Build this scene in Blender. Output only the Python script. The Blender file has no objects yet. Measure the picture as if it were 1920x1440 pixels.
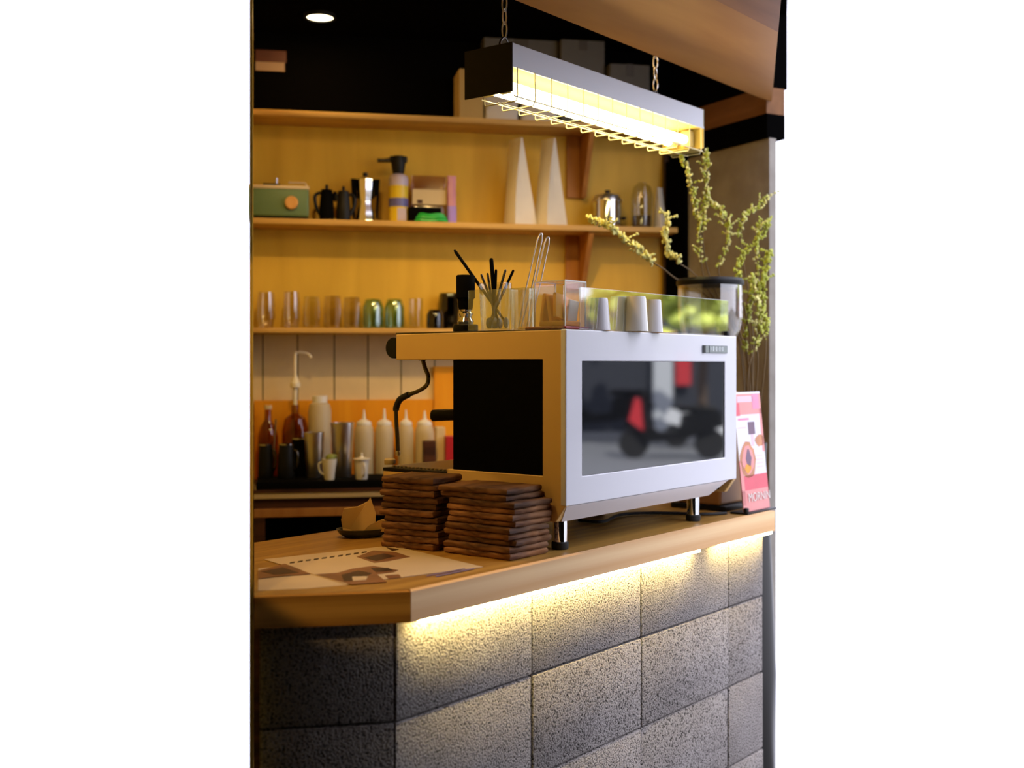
import bpy, bmesh, math, random
from mathutils import Matrix, Vector, Euler
random.seed(7)
sc = bpy.context.scene
COL = sc.collection
PI = math.pi
# ------------------------------------------------------------------ survey of the place (metres, z up, camera 1.49 m above the floor)
F, CX, HY, CZ = 2200.0, 960.0, 685.0, 1.49
ZT = 1.052                                   # counter top height
U = (0.616, 0.788); V = (-0.788, 0.616)      # along the bar front / towards the barista
MROT = math.atan2(U[1], U[0])
WROT = math.radians(11.0)
CW, SW = math.cos(WROT), math.sin(WROT)
Y0 = 4.43                                    # back wall passes through (0, Y0)
A0 = (-0.195, 2.267)                         # front corner of the counter top
C0 = (0.125, 2.716)                          # street-side near corner of the espresso machine

def onz(px, py, z):
    d = F * (CZ - z) / (py - HY)
    return Vector(((px - CX) / F * d, d, z))
def at(px, py, d):
    return Vector(((px - CX) / F * d, d, CZ - (py - HY) / F * d))
def wall_pt(px, off, z=0.0):
    k = (px - CX) / F
    t = (k * (Y0 - off * CW) - off * SW) / (CW - k * SW)
    return Vector((t * CW + off * SW, Y0 + t * SW - off * CW, z))
def wall_t(px, off):
    k = (px - CX) / F
    return (k * (Y0 - off * CW) - off * SW) / (CW - k * SW)
def bar(u, v, z=ZT):
    return Vector((A0[0] + U[0] * u + V[0] * v, A0[1] + U[1] * u + V[1] * v, z))
def zat(py, d):
    return CZ - (py - HY) / F * d

# ------------------------------------------------------------------ mesh helper
class MB:
    def __init__(s):
        s.bm = bmesh.new(); s.mi = 0
    def _f(s, faces):
        for f in faces: f.material_index = s.mi
    def box(s, c, size, rot=(0, 0, 0), bevel=0.0, seg=2):
        M = Matrix.Translation(c) @ Euler(rot).to_matrix().to_4x4() @ Matrix.Diagonal((size[0], size[1], size[2], 1))
        n0 = len(s.bm.faces)
        r = bmesh.ops.create_cube(s.bm, size=1.0, matrix=M)
        if bevel > 0:
            es = list({e for v in r['verts'] for e in v.link_edges})
            bmesh.ops.bevel(s.bm, geom=es, offset=bevel, segments=seg, affect='EDGES', profile=0.5)
        s.bm.faces.ensure_lookup_table()
        s._f([f for f in s.bm.faces][n0:] if bevel == 0 else [f for f in s.bm.faces if f.index == -1 or f.index >= n0])
        s.bm.faces.index_update()
        return s
    def prism(s, poly, a, b, axis='z'):
        def P(p, h):
            if axis == 'z': return (p[0], p[1], h)
            if axis == 'x': return (h, p[0], p[1])
            return (p[0], h, p[1])
        lo = [s.bm.verts.new(P(p, a)) for p in poly]; hi = [s.bm.verts.new(P(p, b)) for p in poly]
        fs = [s.bm.faces.new(lo), s.bm.faces.new(hi)]
        n = len(poly)
        for i in range(n):
            fs.append(s.bm.faces.new((lo[i], lo[(i + 1) % n], hi[(i + 1) % n], hi[i])))
        s._f(fs); return s
    def ringloft(s, rings, cap0=True, cap1=True):
        vs = [[s.bm.verts.new(p) for p in r] for r in rings]
        fs = []; n = len(rings[0])
        for a, b in zip(vs[:-1], vs[1:]):
            for i in range(n):
                try: fs.append(s.bm.faces.new((a[i], a[(i + 1) % n], b[(i + 1) % n], b[i])))
                except ValueError: pass
        if cap0: fs.append(s.bm.faces.new(vs[0]))
        if cap1: fs.append(s.bm.faces.new(vs[-1]))
        s._f(fs); return s
    def lathe(s, prof, c=(0, 0, 0), seg=28, M=None, caps=(True, True)):
        M = M or Matrix.Identity(4); c = Vector(c)
        rings = []
        for r, z in prof:
            r = max(r, 1e-5)
            rings.append([c + (M @ Vector((r * math.cos(2 * PI * i / seg), r * math.sin(2 * PI * i / seg), z))) for i in range(seg)])
        return s.ringloft(rings, *caps)
    def tube(s, pts, r, seg=8):
        pts = [Vector(p) for p in pts]; rr = r if isinstance(r, (list, tuple)) else [r] * len(pts)
        rings = []; prev = None
        for i, p in enumerate(pts):
            d = (pts[min(i + 1, len(pts) - 1)] - pts[max(i - 1, 0)]).normalized()
            if prev is None:
                up = Vector((0, 0, 1)) if abs(d.z) < 0.9 else Vector((1, 0, 0))
                x = d.cross(up).normalized()
            else:
                x = (prev - d * prev.dot(d)).normalized()
            y = d.cross(x); prev = x
            rings.append([p + rr[i] * (math.cos(2 * PI * k / seg) * x + math.sin(2 * PI * k / seg) * y) for k in range(seg)])
        return s.ringloft(rings)
    def ball(s, c, r, scale=(1, 1, 1), sub=2, rot=(0, 0, 0)):
        n0 = set(s.bm.faces)
        M = Matrix.Translation(c) @ Euler(rot).to_matrix().to_4x4() @ Matrix.Diagonal((r * scale[0], r * scale[1], r * scale[2], 1))
        bmesh.ops.create_icosphere(s.bm, subdivisions=sub, radius=1.0, matrix=M)
        s._f([f for f in s.bm.faces if f not in n0]); return s
    def face(s, pts):
        s._f([s.bm.faces.new([s.bm.verts.new(p) for p in pts])]); return s
    def text(s, body, size, M, extrude=0.0004):
        cu = bpy.data.curves.new('t', 'FONT'); cu.body = body; cu.size = size; cu.extrude = extrude; cu.align_x = 'LEFT'
        o = bpy.data.objects.new('t', cu); COL.objects.link(o)
        dg = bpy.context.evaluated_depsgraph_get(); me = bpy.data.meshes.new_from_object(o.evaluated_get(dg))
        me.transform(M); n0 = set(s.bm.faces); s.bm.from_mesh(me); s._f([f for f in s.bm.faces if f not in n0])
        bpy.data.objects.remove(o); bpy.data.curves.remove(cu); bpy.data.meshes.remove(me); return s
    def build(s, name, mats, parent=None, sharp=35, smooth=True):
        bm = s.bm
        bmesh.ops.recalc_face_normals(bm, faces=bm.faces)
        me = bpy.data.meshes.new(name); bm.to_mesh(me); bm.free()
        for m in (mats if isinstance(mats, (list, tuple)) else [mats]): me.materials.append(m)
        if smooth:
            for p in me.polygons: p.use_smooth = True
            try: me.set_sharp_from_angle(angle=math.radians(sharp))
            except Exception: pass
        o = bpy.data.objects.new(name, me); COL.objects.link(o)
        if parent: o.parent = parent
        return o

def smooth_path(pts, n=8):
    P = [Vector(p) for p in pts]; out = []
    for i in range(len(P) - 1):
        p0 = P[max(i - 1, 0)]; p1 = P[i]; p2 = P[i + 1]; p3 = P[min(i + 2, len(P) - 1)]
        for k in range(n):
            t = k / n
            out.append(0.5 * ((2 * p1) + (p2 - p0) * t + (2 * p0 - 5 * p1 + 4 * p2 - p3) * t * t + (3 * p1 - p0 - 3 * p2 + p3) * t ** 3))
    out.append(P[-1]); return out

def tag(o, label, cat, group=None, kind=None):
    o['label'] = label; o['category'] = cat
    if group: o['group'] = group
    if kind: o['kind'] = kind
    return o
def thing(name, label, cat, loc, rz=0.0, group=None):
    o = bpy.data.objects.new(name, None); COL.objects.link(o); o.empty_display_size = 0.05
    o.location = loc; o.rotation_euler = (0, 0, rz)
    return tag(o, label, cat, group)
def place(o, loc, rz=0.0):
    o.location = loc; o.rotation_euler = (0, 0, rz); return o
def struct(o):
    o['kind'] = 'structure'; return o
def dup(root, loc, rz, label, group=None):
    r = root.copy(); COL.objects.link(r); r.location = loc; r.rotation_euler = (0, 0, rz); r['label'] = label
    if group: r['group'] = group
    for ch in list(root.children):
        c = ch.copy(); COL.objects.link(c); c.parent = r
        for g in ch.children:
            d = g.copy(); COL.objects.link(d); d.parent = c
    return r

# ------------------------------------------------------------------ materials
def new_mat(name):
    m = bpy.data.materials.new(name); m.use_nodes = True
    nt = m.node_tree; return m, nt, nt.nodes['Principled BSDF']
def pr(name, col, rough=0.5, metal=0.0, spec=0.5, emit=None, estr=0.0, coat=0.0, ior=None, trans=0.0, vary=0.0):
    m, nt, b = new_mat(name)
    b.inputs['Base Color'].default_value = (*col, 1); b.inputs['Roughness'].default_value = rough
    b.inputs['Metallic'].default_value = metal; b.inputs['Specular IOR Level'].default_value = spec
    b.inputs['Coat Weight'].default_value = coat; b.inputs['Transmission Weight'].default_value = trans
    if ior: b.inputs['IOR'].default_value = ior
    if emit: b.inputs['Emission Color'].default_value = (*emit, 1); b.inputs['Emission Strength'].default_value = estr
    # faint mottling so no surface is perfectly even
    tc = nt.nodes.new('ShaderNodeTexCoord'); nz = nt.nodes.new('ShaderNodeTexNoise'); nz.inputs['Scale'].default_value = 14
    nt.links.new(tc.outputs['Object'], nz.inputs['Vector'])
    mr = nt.nodes.new('ShaderNodeMapRange'); mr.inputs['To Min'].default_value = max(0.0, rough - 0.008); mr.inputs['To Max'].default_value = rough + 0.008
    nt.links.new(nz.outputs['Fac'], mr.inputs['Value']); nt.links.new(mr.outputs['Result'], b.inputs['Roughness'])
    if vary:
        mx = nt.nodes.new('ShaderNodeMix'); mx.data_type = 'RGBA'
        mx.inputs['A'].default_value = (*[c * (1 - vary) for c in col], 1); mx.inputs['B'].default_value = (*[min(1, c * (1 + vary)) for c in col], 1)
        nt.links.new(nz.outputs['Fac'], mx.inputs['Factor']); nt.links.new(mx.outputs['Result'], b.inputs['Base Color'])
    return m
def wood(name, dark, light, scale=(2, 30, 30), rough=0.45, contrast=(0.35, 0.7), bump=0.1, rand=0.0, ring=0.0, spec=0.3):
    m, nt, b = new_mat(name); N = nt.nodes.new; L = nt.links.new
    tc = N('ShaderNodeTexCoord'); mp = N('ShaderNodeMapping'); mp.inputs['Scale'].default_value = scale
    L(tc.outputs['Object'], mp.inputs['Vector'])
    nz = N('ShaderNodeTexNoise'); nz.inputs['Scale'].default_value = 1.0; nz.inputs['Detail'].default_value = 6; nz.inputs['Distortion'].default_value = 0.6
    L(mp.outputs['Vector'], nz.inputs['Vector'])
    src = nz.outputs['Fac']
    if ring:
        wv = N('ShaderNodeTexWave'); wv.wave_type = 'BANDS'; wv.bands_direction = 'Z'; wv.inputs['Scale'].default_value = ring
        wv.inputs['Distortion'].default_value = 5; wv.inputs['Detail'].default_value = 2; wv.inputs['Detail Scale'].default_value = 0.6
        mp2 = N('ShaderNodeMapping'); mp2.inputs['Scale'].default_value = (0.12, 1, 1); L(tc.outputs['Object'], mp2.inputs['Vector']); L(mp2.outputs['Vector'], wv.inputs['Vector'])
        mm = N('ShaderNodeMix'); mm.data_type = 'FLOAT'; mm.inputs['Factor'].default_value = 0.4
        L(nz.outputs['Fac'], mm.inputs['A']); L(wv.outputs['Fac'], mm.inputs['B']); src = mm.outputs['Result']
    cr = N('ShaderNodeValToRGB'); cr.color_ramp.elements[0].position = contrast[0]; cr.color_ramp.elements[1].position = contrast[1]
    cr.color_ramp.elements[0].color = (*dark, 1); cr.color_ramp.elements[1].color = (*light, 1)
    L(src, cr.inputs['Fac']); out = cr.outputs['Color']
    if rand:
        oi = N('ShaderNodeObjectInfo'); mr = N('ShaderNodeMapRange'); mr.inputs['To Min'].default_value = 1 - rand; mr.inputs['To Max'].default_value = 1 + rand
        L(oi.outputs['Random'], mr.inputs['Value']); hs = N('ShaderNodeHueSaturation'); L(mr.outputs['Result'], hs.inputs['Value']); L(out, hs.inputs['Color']); out = hs.outputs['Color']
    L(out, b.inputs['Base Color']); b.inputs['Roughness'].default_value = rough; b.inputs['Specular IOR Level'].default_value = spec
    bp = N('ShaderNodeBump'); bp.inputs['Strength'].default_value = bump; bp.inputs['Distance'].default_value = 0.002
    L(src, bp.inputs['Height']); L(bp.outputs['Normal'], b.inputs['Normal'])
    return m
def thin_glass(name, tint=(1, 1, 1), base=0.05, edge=0.7, rough=0.03, power=3.0):
    m = bpy.data.materials.new(name); m.use_nodes = True; nt = m.node_tree; nt.nodes.clear(); N = nt.nodes.new; L = nt.links.new
    out = N('ShaderNodeOutputMaterial'); mix = N('ShaderNodeMixShader'); tr = N('ShaderNodeBsdfTransparent'); gl = N('ShaderNodeBsdfGlossy')
    tr.inputs['Color'].default_value = (*tint, 1); gl.inputs['Roughness'].default_value = rough; gl.inputs['Color'].default_value = (1, 1, 1, 1)
    lw = N('ShaderNodeLayerWeight'); lw.inputs['Blend'].default_value = 0.5
    pw = N('ShaderNodeMath'); pw.operation = 'POWER'; pw.inputs[1].default_value = power; L(lw.outputs['Facing'], pw.inputs[0])
    ma = N('ShaderNodeMath'); ma.operation = 'MULTIPLY_ADD'; ma.inputs[1].default_value = edge; ma.inputs[2].default_value = base
    L(pw.outputs[0], ma.inputs[0]); L(ma.outputs[0], mix.inputs['Fac']); L(tr.outputs[0], mix.inputs[1]); L(gl.outputs[0], mix.inputs[2]); L(mix.outputs[0], out.inputs['Surface'])
    return m
def concrete(name, base, speck, scale=220.0, bump=0.6, thr=(0.28, 0.5)):
    m, nt, b = new_mat(name); N = nt.nodes.new; L = nt.links.new
    tc = N('ShaderNodeTexCoord')
    n1 = N('ShaderNodeTexNoise'); n1.inputs['Scale'].default_value = scale; n1.inputs['Detail'].default_value = 3
    n2 = N('ShaderNodeTexNoise'); n2.inputs['Scale'].default_value = 5.0; n2.inputs['Detail'].default_value = 4
    vo = N('ShaderNodeTexVoronoi'); vo.inputs['Scale'].default_value = scale * 0.55
    for n in (n1, n2, vo): L(tc.outputs['Object'], n.inputs['Vector'])
    cr = N('ShaderNodeValToRGB'); cr.color_ramp.elements[0].position = thr[0]; cr.color_ramp.elements[1].position = thr[1]
    cr.color_ramp.elements[0].color = (*speck, 1); cr.color_ramp.elements[1].color = (*base, 1)
    L(n1.outputs['Fac'], cr.inputs['Fac'])
    mx = N('ShaderNodeMix'); mx.data_type = 'RGBA'; mx.blend_type = 'MULTIPLY'; mx.inputs['Factor'].default_value = 0.6
    cr2 = N('ShaderNodeValToRGB'); cr2.color_ramp.elements[0].position = 0.3; cr2.color_ramp.elements[0].color = (0.6, 0.58, 0.56, 1); cr2.color_ramp.elements[1].position = 0.7
    L(n2.outputs['Fac'], cr2.inputs['Fac']); L(cr.outputs['Color'], mx.inputs['A']); L(cr2.outputs['Color'], mx.inputs['B']); L(mx.outputs['Result'], b.inputs['Base Color'])
    ad = N('ShaderNodeMath'); ad.operation = 'MULTIPLY'; L(n1.outputs['Fac'], ad.inputs[0]); L(vo.outputs['Distance'], ad.inputs[1])
    bp = N('ShaderNodeBump'); bp.inputs['Strength'].default_value = bump; bp.inputs['Distance'].default_value = 0.006
    L(n1.outputs['Fac'], bp.inputs['Height']); L(bp.outputs['Normal'], b.inputs['Normal']); b.inputs['Roughness'].default_value = 0.95; b.inputs['Specular IOR Level'].default_value = 0.1
    return m
def emis(name, col, s):
    m = bpy.data.materials.new(name); m.use_nodes = True; nt = m.node_tree; nt.nodes.clear()
    e = nt.nodes.new('ShaderNodeEmission'); e.inputs['Color'].default_value = (*col, 1); e.inputs['Strength'].default_value = s
    o = nt.nodes.new('ShaderNodeOutputMaterial'); nt.links.new(e.outputs[0], o.inputs['Surface']); return m

M = {}
M['ply'] = wood('varnished_plywood', (0.60, 0.355, 0.03), (0.80, 0.51, 0.055), (9, 9, 1.2), 0.5, (0.25, 0.75), 0.03)
M['shelf'] = wood('shelf_pine', (0.52, 0.30, 0.08), (0.70, 0.44, 0.13), (3, 40, 40), 0.5)
M['bracket'] = wood('bracket_ply', (0.36, 0.14, 0.03), (0.5, 0.22, 0.05), (20, 20, 3), 0.6)
M['counter'] = wood('counter_pine', (0.30, 0.145, 0.03), (0.55, 0.305, 0.065), (1.3, 34, 34), 0.38, (0.3, 0.72), 0.06)
M['edge'] = wood('counter_edge_pine', (0.80, 0.47, 0.22), (0.97, 0.68, 0.37), (0.9, 60, 70), 0.7, (0.2, 0.75), 0.05, ring=5, spec=0.1)
M['edge_warm'] = wood('counter_edge_warm_lit_pine', (0.46, 0.20, 0.03), (0.88, 0.46, 0.09), (0.9, 60, 60), 0.7, (0.25, 0.75), 0.05, ring=6, spec=0.1)  # left edge pine; the warm light on it is put into this colour
M['board'] = wood('charred_board', (0.07, 0.028, 0.012), (0.32, 0.15, 0.06), (5, 14, 60), 0.7, (0.36, 0.66), 0.5, rand=0.45)
M['soffit'] = wood('soffit_plywood', (0.42, 0.18, 0.045), (0.60, 0.30, 0.085), (1.2, 6, 6), 0.55, (0.25, 0.75), 0.03)
M['soffit2'] = wood('soffit_dark_board', (0.25, 0.10, 0.04), (0.38, 0.17, 0.07), (1.2, 8, 8), 0.55)
M['beam'] = wood('header_beam', (0.15, 0.06, 0.015), (0.24, 0.10, 0.03), (2, 14, 14), 0.6)
M['darkwood'] = wood('dark_stained_wood', (0.035, 0.012, 0.006), (0.10, 0.035, 0.015), (3, 25, 25), 0.5)
M['post'] = wood('dark_post', (0.028, 0.016, 0.012), (0.075, 0.042, 0.03), (25, 25, 2), 0.6)
M['black_wall'] = pr('black_paint', (0.0025, 0.0023, 0.0023), 0.95, spec=0.0)
M['dark_wall'] = pr('dark_blocker_paint', (0.015, 0.011, 0.008), 0.95, spec=0.05)
M['block'] = concrete('concrete_block', (0.46, 0.42, 0.395), (0.04, 0.036, 0.032), 230, 1.0, (0.34, 0.5))
M['mortar'] = concrete('dark_joint', (0.05, 0.045, 0.04), (0.02, 0.018, 0.015), 100, 0.3)
M['wallcon'] = concrete('plaster_wall', (0.44, 0.41, 0.36), (0.32, 0.29, 0.25), 12, 0.1, (0.2, 0.8))
M['tile'] = pr('beige_panel', (0.72, 0.58, 0.32), 0.35, vary=0.12)
M['joint'] = pr('panel_joint', (0.12, 0.09, 0.05), 0.8)
M['amber'] = wood('amber_board', (0.72, 0.27, 0.008), (0.85, 0.38, 0.02), (14, 14, 2), 0.4, (0.2, 0.8), 0.03)
M['white'] = pr('white_powder_coat', (0.80, 0.80, 0.84), 0.28, coat=0.25)
M['cream'] = pr('warm_lit_white_coat', (0.78, 0.52, 0.19), 0.4, vary=0.02)  # white side panels with the warm interior light put into the colour
M['blackglass'] = pr('black_glass', (0.004, 0.005, 0.007), 0.02, spec=0.9, ior=1.9)
M['black'] = pr('black_plastic', (0.006, 0.006, 0.006), 0.45, spec=0.25)
M['matblack'] = pr('black_matte', (0.0025, 0.0025, 0.0025), 0.8, spec=0.04)
M['rubber'] = pr('black_rubber', (0.012, 0.012, 0.012), 0.7)
M['chrome'] = pr('chrome', (0.85, 0.85, 0.86), 0.08, 1.0)
M['steel'] = pr('brushed_steel', (0.75, 0.72, 0.68), 0.28, 1.0)
M['darksteel'] = pr('dark_steel', (0.12, 0.11, 0.10), 0.25, 1.0)
M['lampgrey'] = pr('grey_lamp_housing', (0.60, 0.62, 0.66), 0.45)
M['lampdark'] = pr('brown_black_end_plate', (0.012, 0.008, 0.005), 0.6, spec=0.2)
M['lampin'] = pr('reflector_cream', (0.56, 0.45, 0.17), 0.5, spec=0.1)
M['wire'] = pr('pale_wire', (0.85, 0.8, 0.55), 0.35)
M['tube'] = emis('warm_tube', (1.0, 0.79, 0.32), 17.0)
M['led'] = emis('warm_led', (1.0, 0.80, 0.30), 76.0)
M['downlight'] = emis('downlight_disc', (1.0, 0.82, 0.5), 6.0)
M['glass'] = thin_glass('clear_glass', (0.95, 0.95, 0.92), 0.05, 0.65)
M['ribglass'] = thin_glass('pressed_glass', (0.93, 0.9, 0.82), 0.10, 0.7, 0.08, 2.0)
M['greenglass'] = thin_glass('green_glass', (0.70, 0.86, 0.78), 0.14, 0.6, 0.12, 2.0)
M['smokeglass'] = thin_glass('smoky_glass', (0.16, 0.15, 0.13), 0.08, 0.55, 0.05)
M['guard'] = thin_glass('guard_glass', (0.90, 0.95, 0.93), 0.10, 0.75, 0.01, 2.5)
M['hopper'] = thin_glass('hopper_plastic', (0.86, 0.86, 0.84), 0.09, 0.6, 0.06, 2.0)
M['acrylic'] = thin_glass('acrylic', (0.97, 0.94, 0.94), 0.03, 0.35, 0.08, 2.5)
M['amberglass'] = thin_glass('amber_glass', (0.60, 0.36, 0.10), 0.06, 0.5, 0.04)
M['baggy'] = thin_glass('clear_bag', (0.78, 0.62, 0.55), 0.10, 0.5, 0.2, 1.5)
M['milky'] = pr('milky_plastic', (0.66, 0.56, 0.36), 0.45, trans=0.15)
M['ceramic'] = pr('white_ceramic', (0.82, 0.80, 0.74), 0.2)
M['greycup'] = pr('pale_grey_cup', (0.74, 0.72, 0.72), 0.3)
M['pump'] = pr('cream_pump', (0.84, 0.76, 0.55), 0.4)
M['bagpaper'] = pr('pale_coffee_bag', (0.74, 0.68, 0.56), 0.5, vary=0.1)
M['card'] = pr('grey_carton', (0.11, 0.105, 0.09), 0.8, vary=0.15)
M['carddark'] = pr('dull_tape', (0.07, 0.06, 0.045), 0.6)
M['tan'] = pr('tan_carton', (0.45, 0.30, 0.10), 0.8, vary=0.1)
M['whitebag'] = pr('white_paper_bag', (0.62, 0.56, 0.48), 0.7, vary=0.08)
M['radio'] = pr('green_radio_shell', (0.11, 0.19, 0.075), 0.5)
M['radiotrim'] = pr('cream_radio_trim', (0.66, 0.52, 0.30), 0.4)
M['knobwood'] = wood('knob_wood', (0.60, 0.28, 0.06), (0.75, 0.40, 0.12), (20, 20, 20), 0.4)
M['yellow'] = pr('yellow_print', (0.75, 0.55, 0.02), 0.35)
M['blueprint'] = pr('blue_print', (0.12, 0.12, 0.38), 0.35)
M['lilac'] = pr('lilac_print', (0.55, 0.48, 0.62), 0.35)
M['navy'] = pr('navy_print', (0.02, 0.025, 0.06), 0.35)
M['pink'] = pr('pink_foil', (0.62, 0.25, 0.36), 0.35, vary=0.25)
M['violet'] = pr('violet_foil', (0.35, 0.22, 0.75), 0.35)
M['label'] = pr('pale_label', (0.72, 0.56, 0.30), 0.6)
M['maroon'] = pr('maroon_print', (0.08, 0.018, 0.010), 0.5, vary=0.5)
M['red'] = pr('red_plastic', (0.45, 0.02, 0.03), 0.35)
M['greentape'] = pr('green_cable', (0.02, 0.48, 0.07), 0.3)
M['orange'] = pr('orange_packet', (0.95, 0.36, 0.03), 0.5, vary=0.3)
M['leaf'] = pr('yellow_green_leaf', (0.52, 0.56, 0.07), 0.5, vary=0.3)
M['bud'] = pr('pale_yellow_bud', (0.82, 0.76, 0.26), 0.5, vary=0.25)
M['twig'] = pr('brown_twig', (0.16, 0.10, 0.035), 0.7, vary=0.3)
M['vase'] = pr('dark_vase', (0.03, 0.028, 0.026), 0.4)
M['grinder'] = pr('copper_brown_coat', (0.36, 0.17, 0.05), 0.4)
M['filter'] = pr('brown_filter_paper', (0.60, 0.38, 0.13), 0.8, vary=0.12)
M['dish'] = pr('dark_green_dish', (0.02, 0.026, 0.018), 0.35)
M['paper'] = pr('menu_paper', (0.66, 0.50, 0.30), 0.5, vary=0.05)
M['photo1'] = pr('menu_photo_dark', (0.05, 0.022, 0.012), 0.4, vary=0.7)
M['photo2'] = pr('menu_photo_brown', (0.24, 0.10, 0.04), 0.4, vary=0.6)
M['ink'] = pr('violet_ink', (0.25, 0.18, 0.30), 0.5)
M['pwhite'] = pr('poster_white', (0.80, 0.78, 0.82), 0.4, vary=0.06)
M['pred'] = pr('poster_red', (0.78, 0.12, 0.16), 0.4, vary=0.12)
M['pcoral'] = pr('poster_coral', (0.82, 0.32, 0.30), 0.4, vary=0.1)
M['ppink'] = pr('poster_pink', (0.80, 0.28, 0.44), 0.4, vary=0.15)
M['pfood'] = pr('poster_food', (0.62, 0.26, 0.12), 0.4, vary=0.4)
M['pplum'] = pr('poster_plum', (0.18, 0.10, 0.16), 0.4, vary=0.3)
M['pink_pale'] = pr('poster_pale_pink', (0.82, 0.58, 0.66), 0.4)
M['logo_grey'] = pr('badge_grey', (0.30, 0.33, 0.34), 0.3, 0.6)
M['logo_pale'] = pr('badge_pale', (0.62, 0.66, 0.68), 0.3, 0.3)
M['asphalt'] = pr('asphalt', (0.20, 0.21, 0.23), 0.85, vary=0.25)
M['facade'] = pr('dark_shopfront', (0.03, 0.035, 0.05), 0.6, vary=0.3)
M['riderwhite'] = pr('rider_white', (0.60, 0.64, 0.70), 0.7)
M['scooterw'] = pr('scooter_white', (0.75, 0.78, 0.82), 0.3)
M['scooterr'] = pr('scooter_red', (0.60, 0.04, 0.05), 0.3)
M['floor'] = pr('floor_concrete', (0.04, 0.035, 0.03), 0.7, vary=0.2)
M['tree'] = pr('street_foliage', (0.55, 0.62, 0.12), 0.7, vary=0.3)
M['bark'] = pr('street_bark', (0.10, 0.07, 0.05), 0.8)

# ------------------------------------------------------------------ heights of the shelving
Z1, Z2, Z3 = 2.381, 2.003, 1.6216            # shelf tops
TL = wall_t(474, 0.0)                        # left end of the back wall
TR = wall_t(1242, 0.0)                       # right end, at the post
def wbox(mb, t0, t1, o0, o1, z0, z1, bevel=0.0):
    """box on the back wall: t along the wall, o out from the wall"""
    mb.box(((t0 + t1) / 2, -(o0 + o1) / 2, (z0 + z1) / 2), (t1 - t0, o1 - o0, z1 - z0), bevel=bevel); return mb
def wframe(o):                               # wall-aligned frame at (0, Y0, 0): x along the wall, -y out of it
    return place(o, (0, Y0, 0), WROT)

# ------------------------------------------------------------------ setting
CEIL = 2.70
b = MB(); wbox(b, TL, TR + 0.06, -0.05, 0.0, Z3 - 0.02, Z1 - 0.01); struct(wframe(b.build('wall_back', M['ply'], smooth=False)))
b = MB(); wbox(b, TL, TR + 0.06, -0.05, 0.0, Z1 - 0.01, CEIL); struct(wframe(b.build('wall_back_upper', M['black_wall'], smooth=False)))
b = MB(); b.mi = 0; wbox(b, TL, TR + 0.06, -0.05, 0.0, 0.0, Z3 - 0.02)
b.mi = 1
for px in (493, 558, 627, 690, 752, 815, 880, 945):
    t = wall_t(px, 0.0); wbox(b, t - 0.0022, t + 0.0022, -0.001, 0.0012, 1.32, Z3 - 0.02)
struct(wframe(b.build('wall_back_lower', [M['tile'], M['joint']], smooth=False)))
# amber splash board behind the back counter and its taller return
b = MB(); wbox(b, TL + 0.005, wall_t(812, 0.01), 0.002, 0.016, 1.078, zat(750, 4.3)); 
tag(wframe(b.build('splash_board', M['amber'], smooth=False)), 'low amber wooden splash board along the wall behind the squeeze bottles', 'splash board')
b = MB(); wbox(b, wall_t(814, 0.02), wall_t(905, 0.02), 0.002, 0.02, 1.078, zat(687, 4.33))
tag(wframe(b.build('wall_board', M['amber'], smooth=False)), 'taller amber wooden board on the wall just left of the machine body', 'board')

# added left side wall of the bar, ceiling, right side wall, post, beams
def vwall(name, p0, p1, z0, z1, th, m):
    p0 = Vector(p0); p1 = Vector(p1); d = (p1 - p0); L = d.length; ang = math.atan2(d.y, d.x)
    b = MB(); b.box((L / 2, th / 2, (z0 + z1) / 2), (L, abs(th), z1 - z0)); o = b.build(name, m, smooth=False); place(o, (p0.x, p0.y, 0), ang); return struct(o)
PL = wall_pt(474, 0.0)
vwall('wall_bar_blocker', (-0.4875, 2.205), (PL.x - 0.004, PL.y + 0.02), 0, CEIL, 0.006, M['ply'])  # added edge-on wall, keeps daylight from the left out of the bar
RP = Vector((0.62, 4.48)); Q = Vector((0.479, -0.878))
RE = RP + Q * 0.54
vwall('wall_right', RE, RP + Q * 0.085, 0, 2.267, -0.03, M['wallcon'])
vwall('trim_5', RP + Q * 0.088, RP - Q * 0.03, 0, 2.267, 0.02, M['black_wall'])
b = MB(); wbox(b, TR, TR + 0.03, -0.02, 0.03, 0, 2.33, 0.003); b.mi = 0; wbox(b, TR + 0.031, TR + 0.062, -0.02, 0.034, 0, 2.33)
struct(wframe(b.build('trim_1', [M['post'], M['black_wall']], smooth=False)))
def rbeam(name, z0, z1, th, m, s0=-0.02, s1=0.54, out=0.0):
    n = Vector((-0.878, -0.479))
    p0 = RP + Q * s0 + n * out; p1 = RP + Q * s1 + n * out
    return vwall(name, p0, p1, z0, z1, th, m)
rbeam('trim_2', 2.267, 2.35, 0.08, M['black_wall'], out=0.01)
rbeam('trim_3', 2.35, 2.44, 0.08, M['beam'], out=0.012)
rbeam('trim_4', 2.44, CEIL, 0.08, M['black_wall'], out=0.0)
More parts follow.
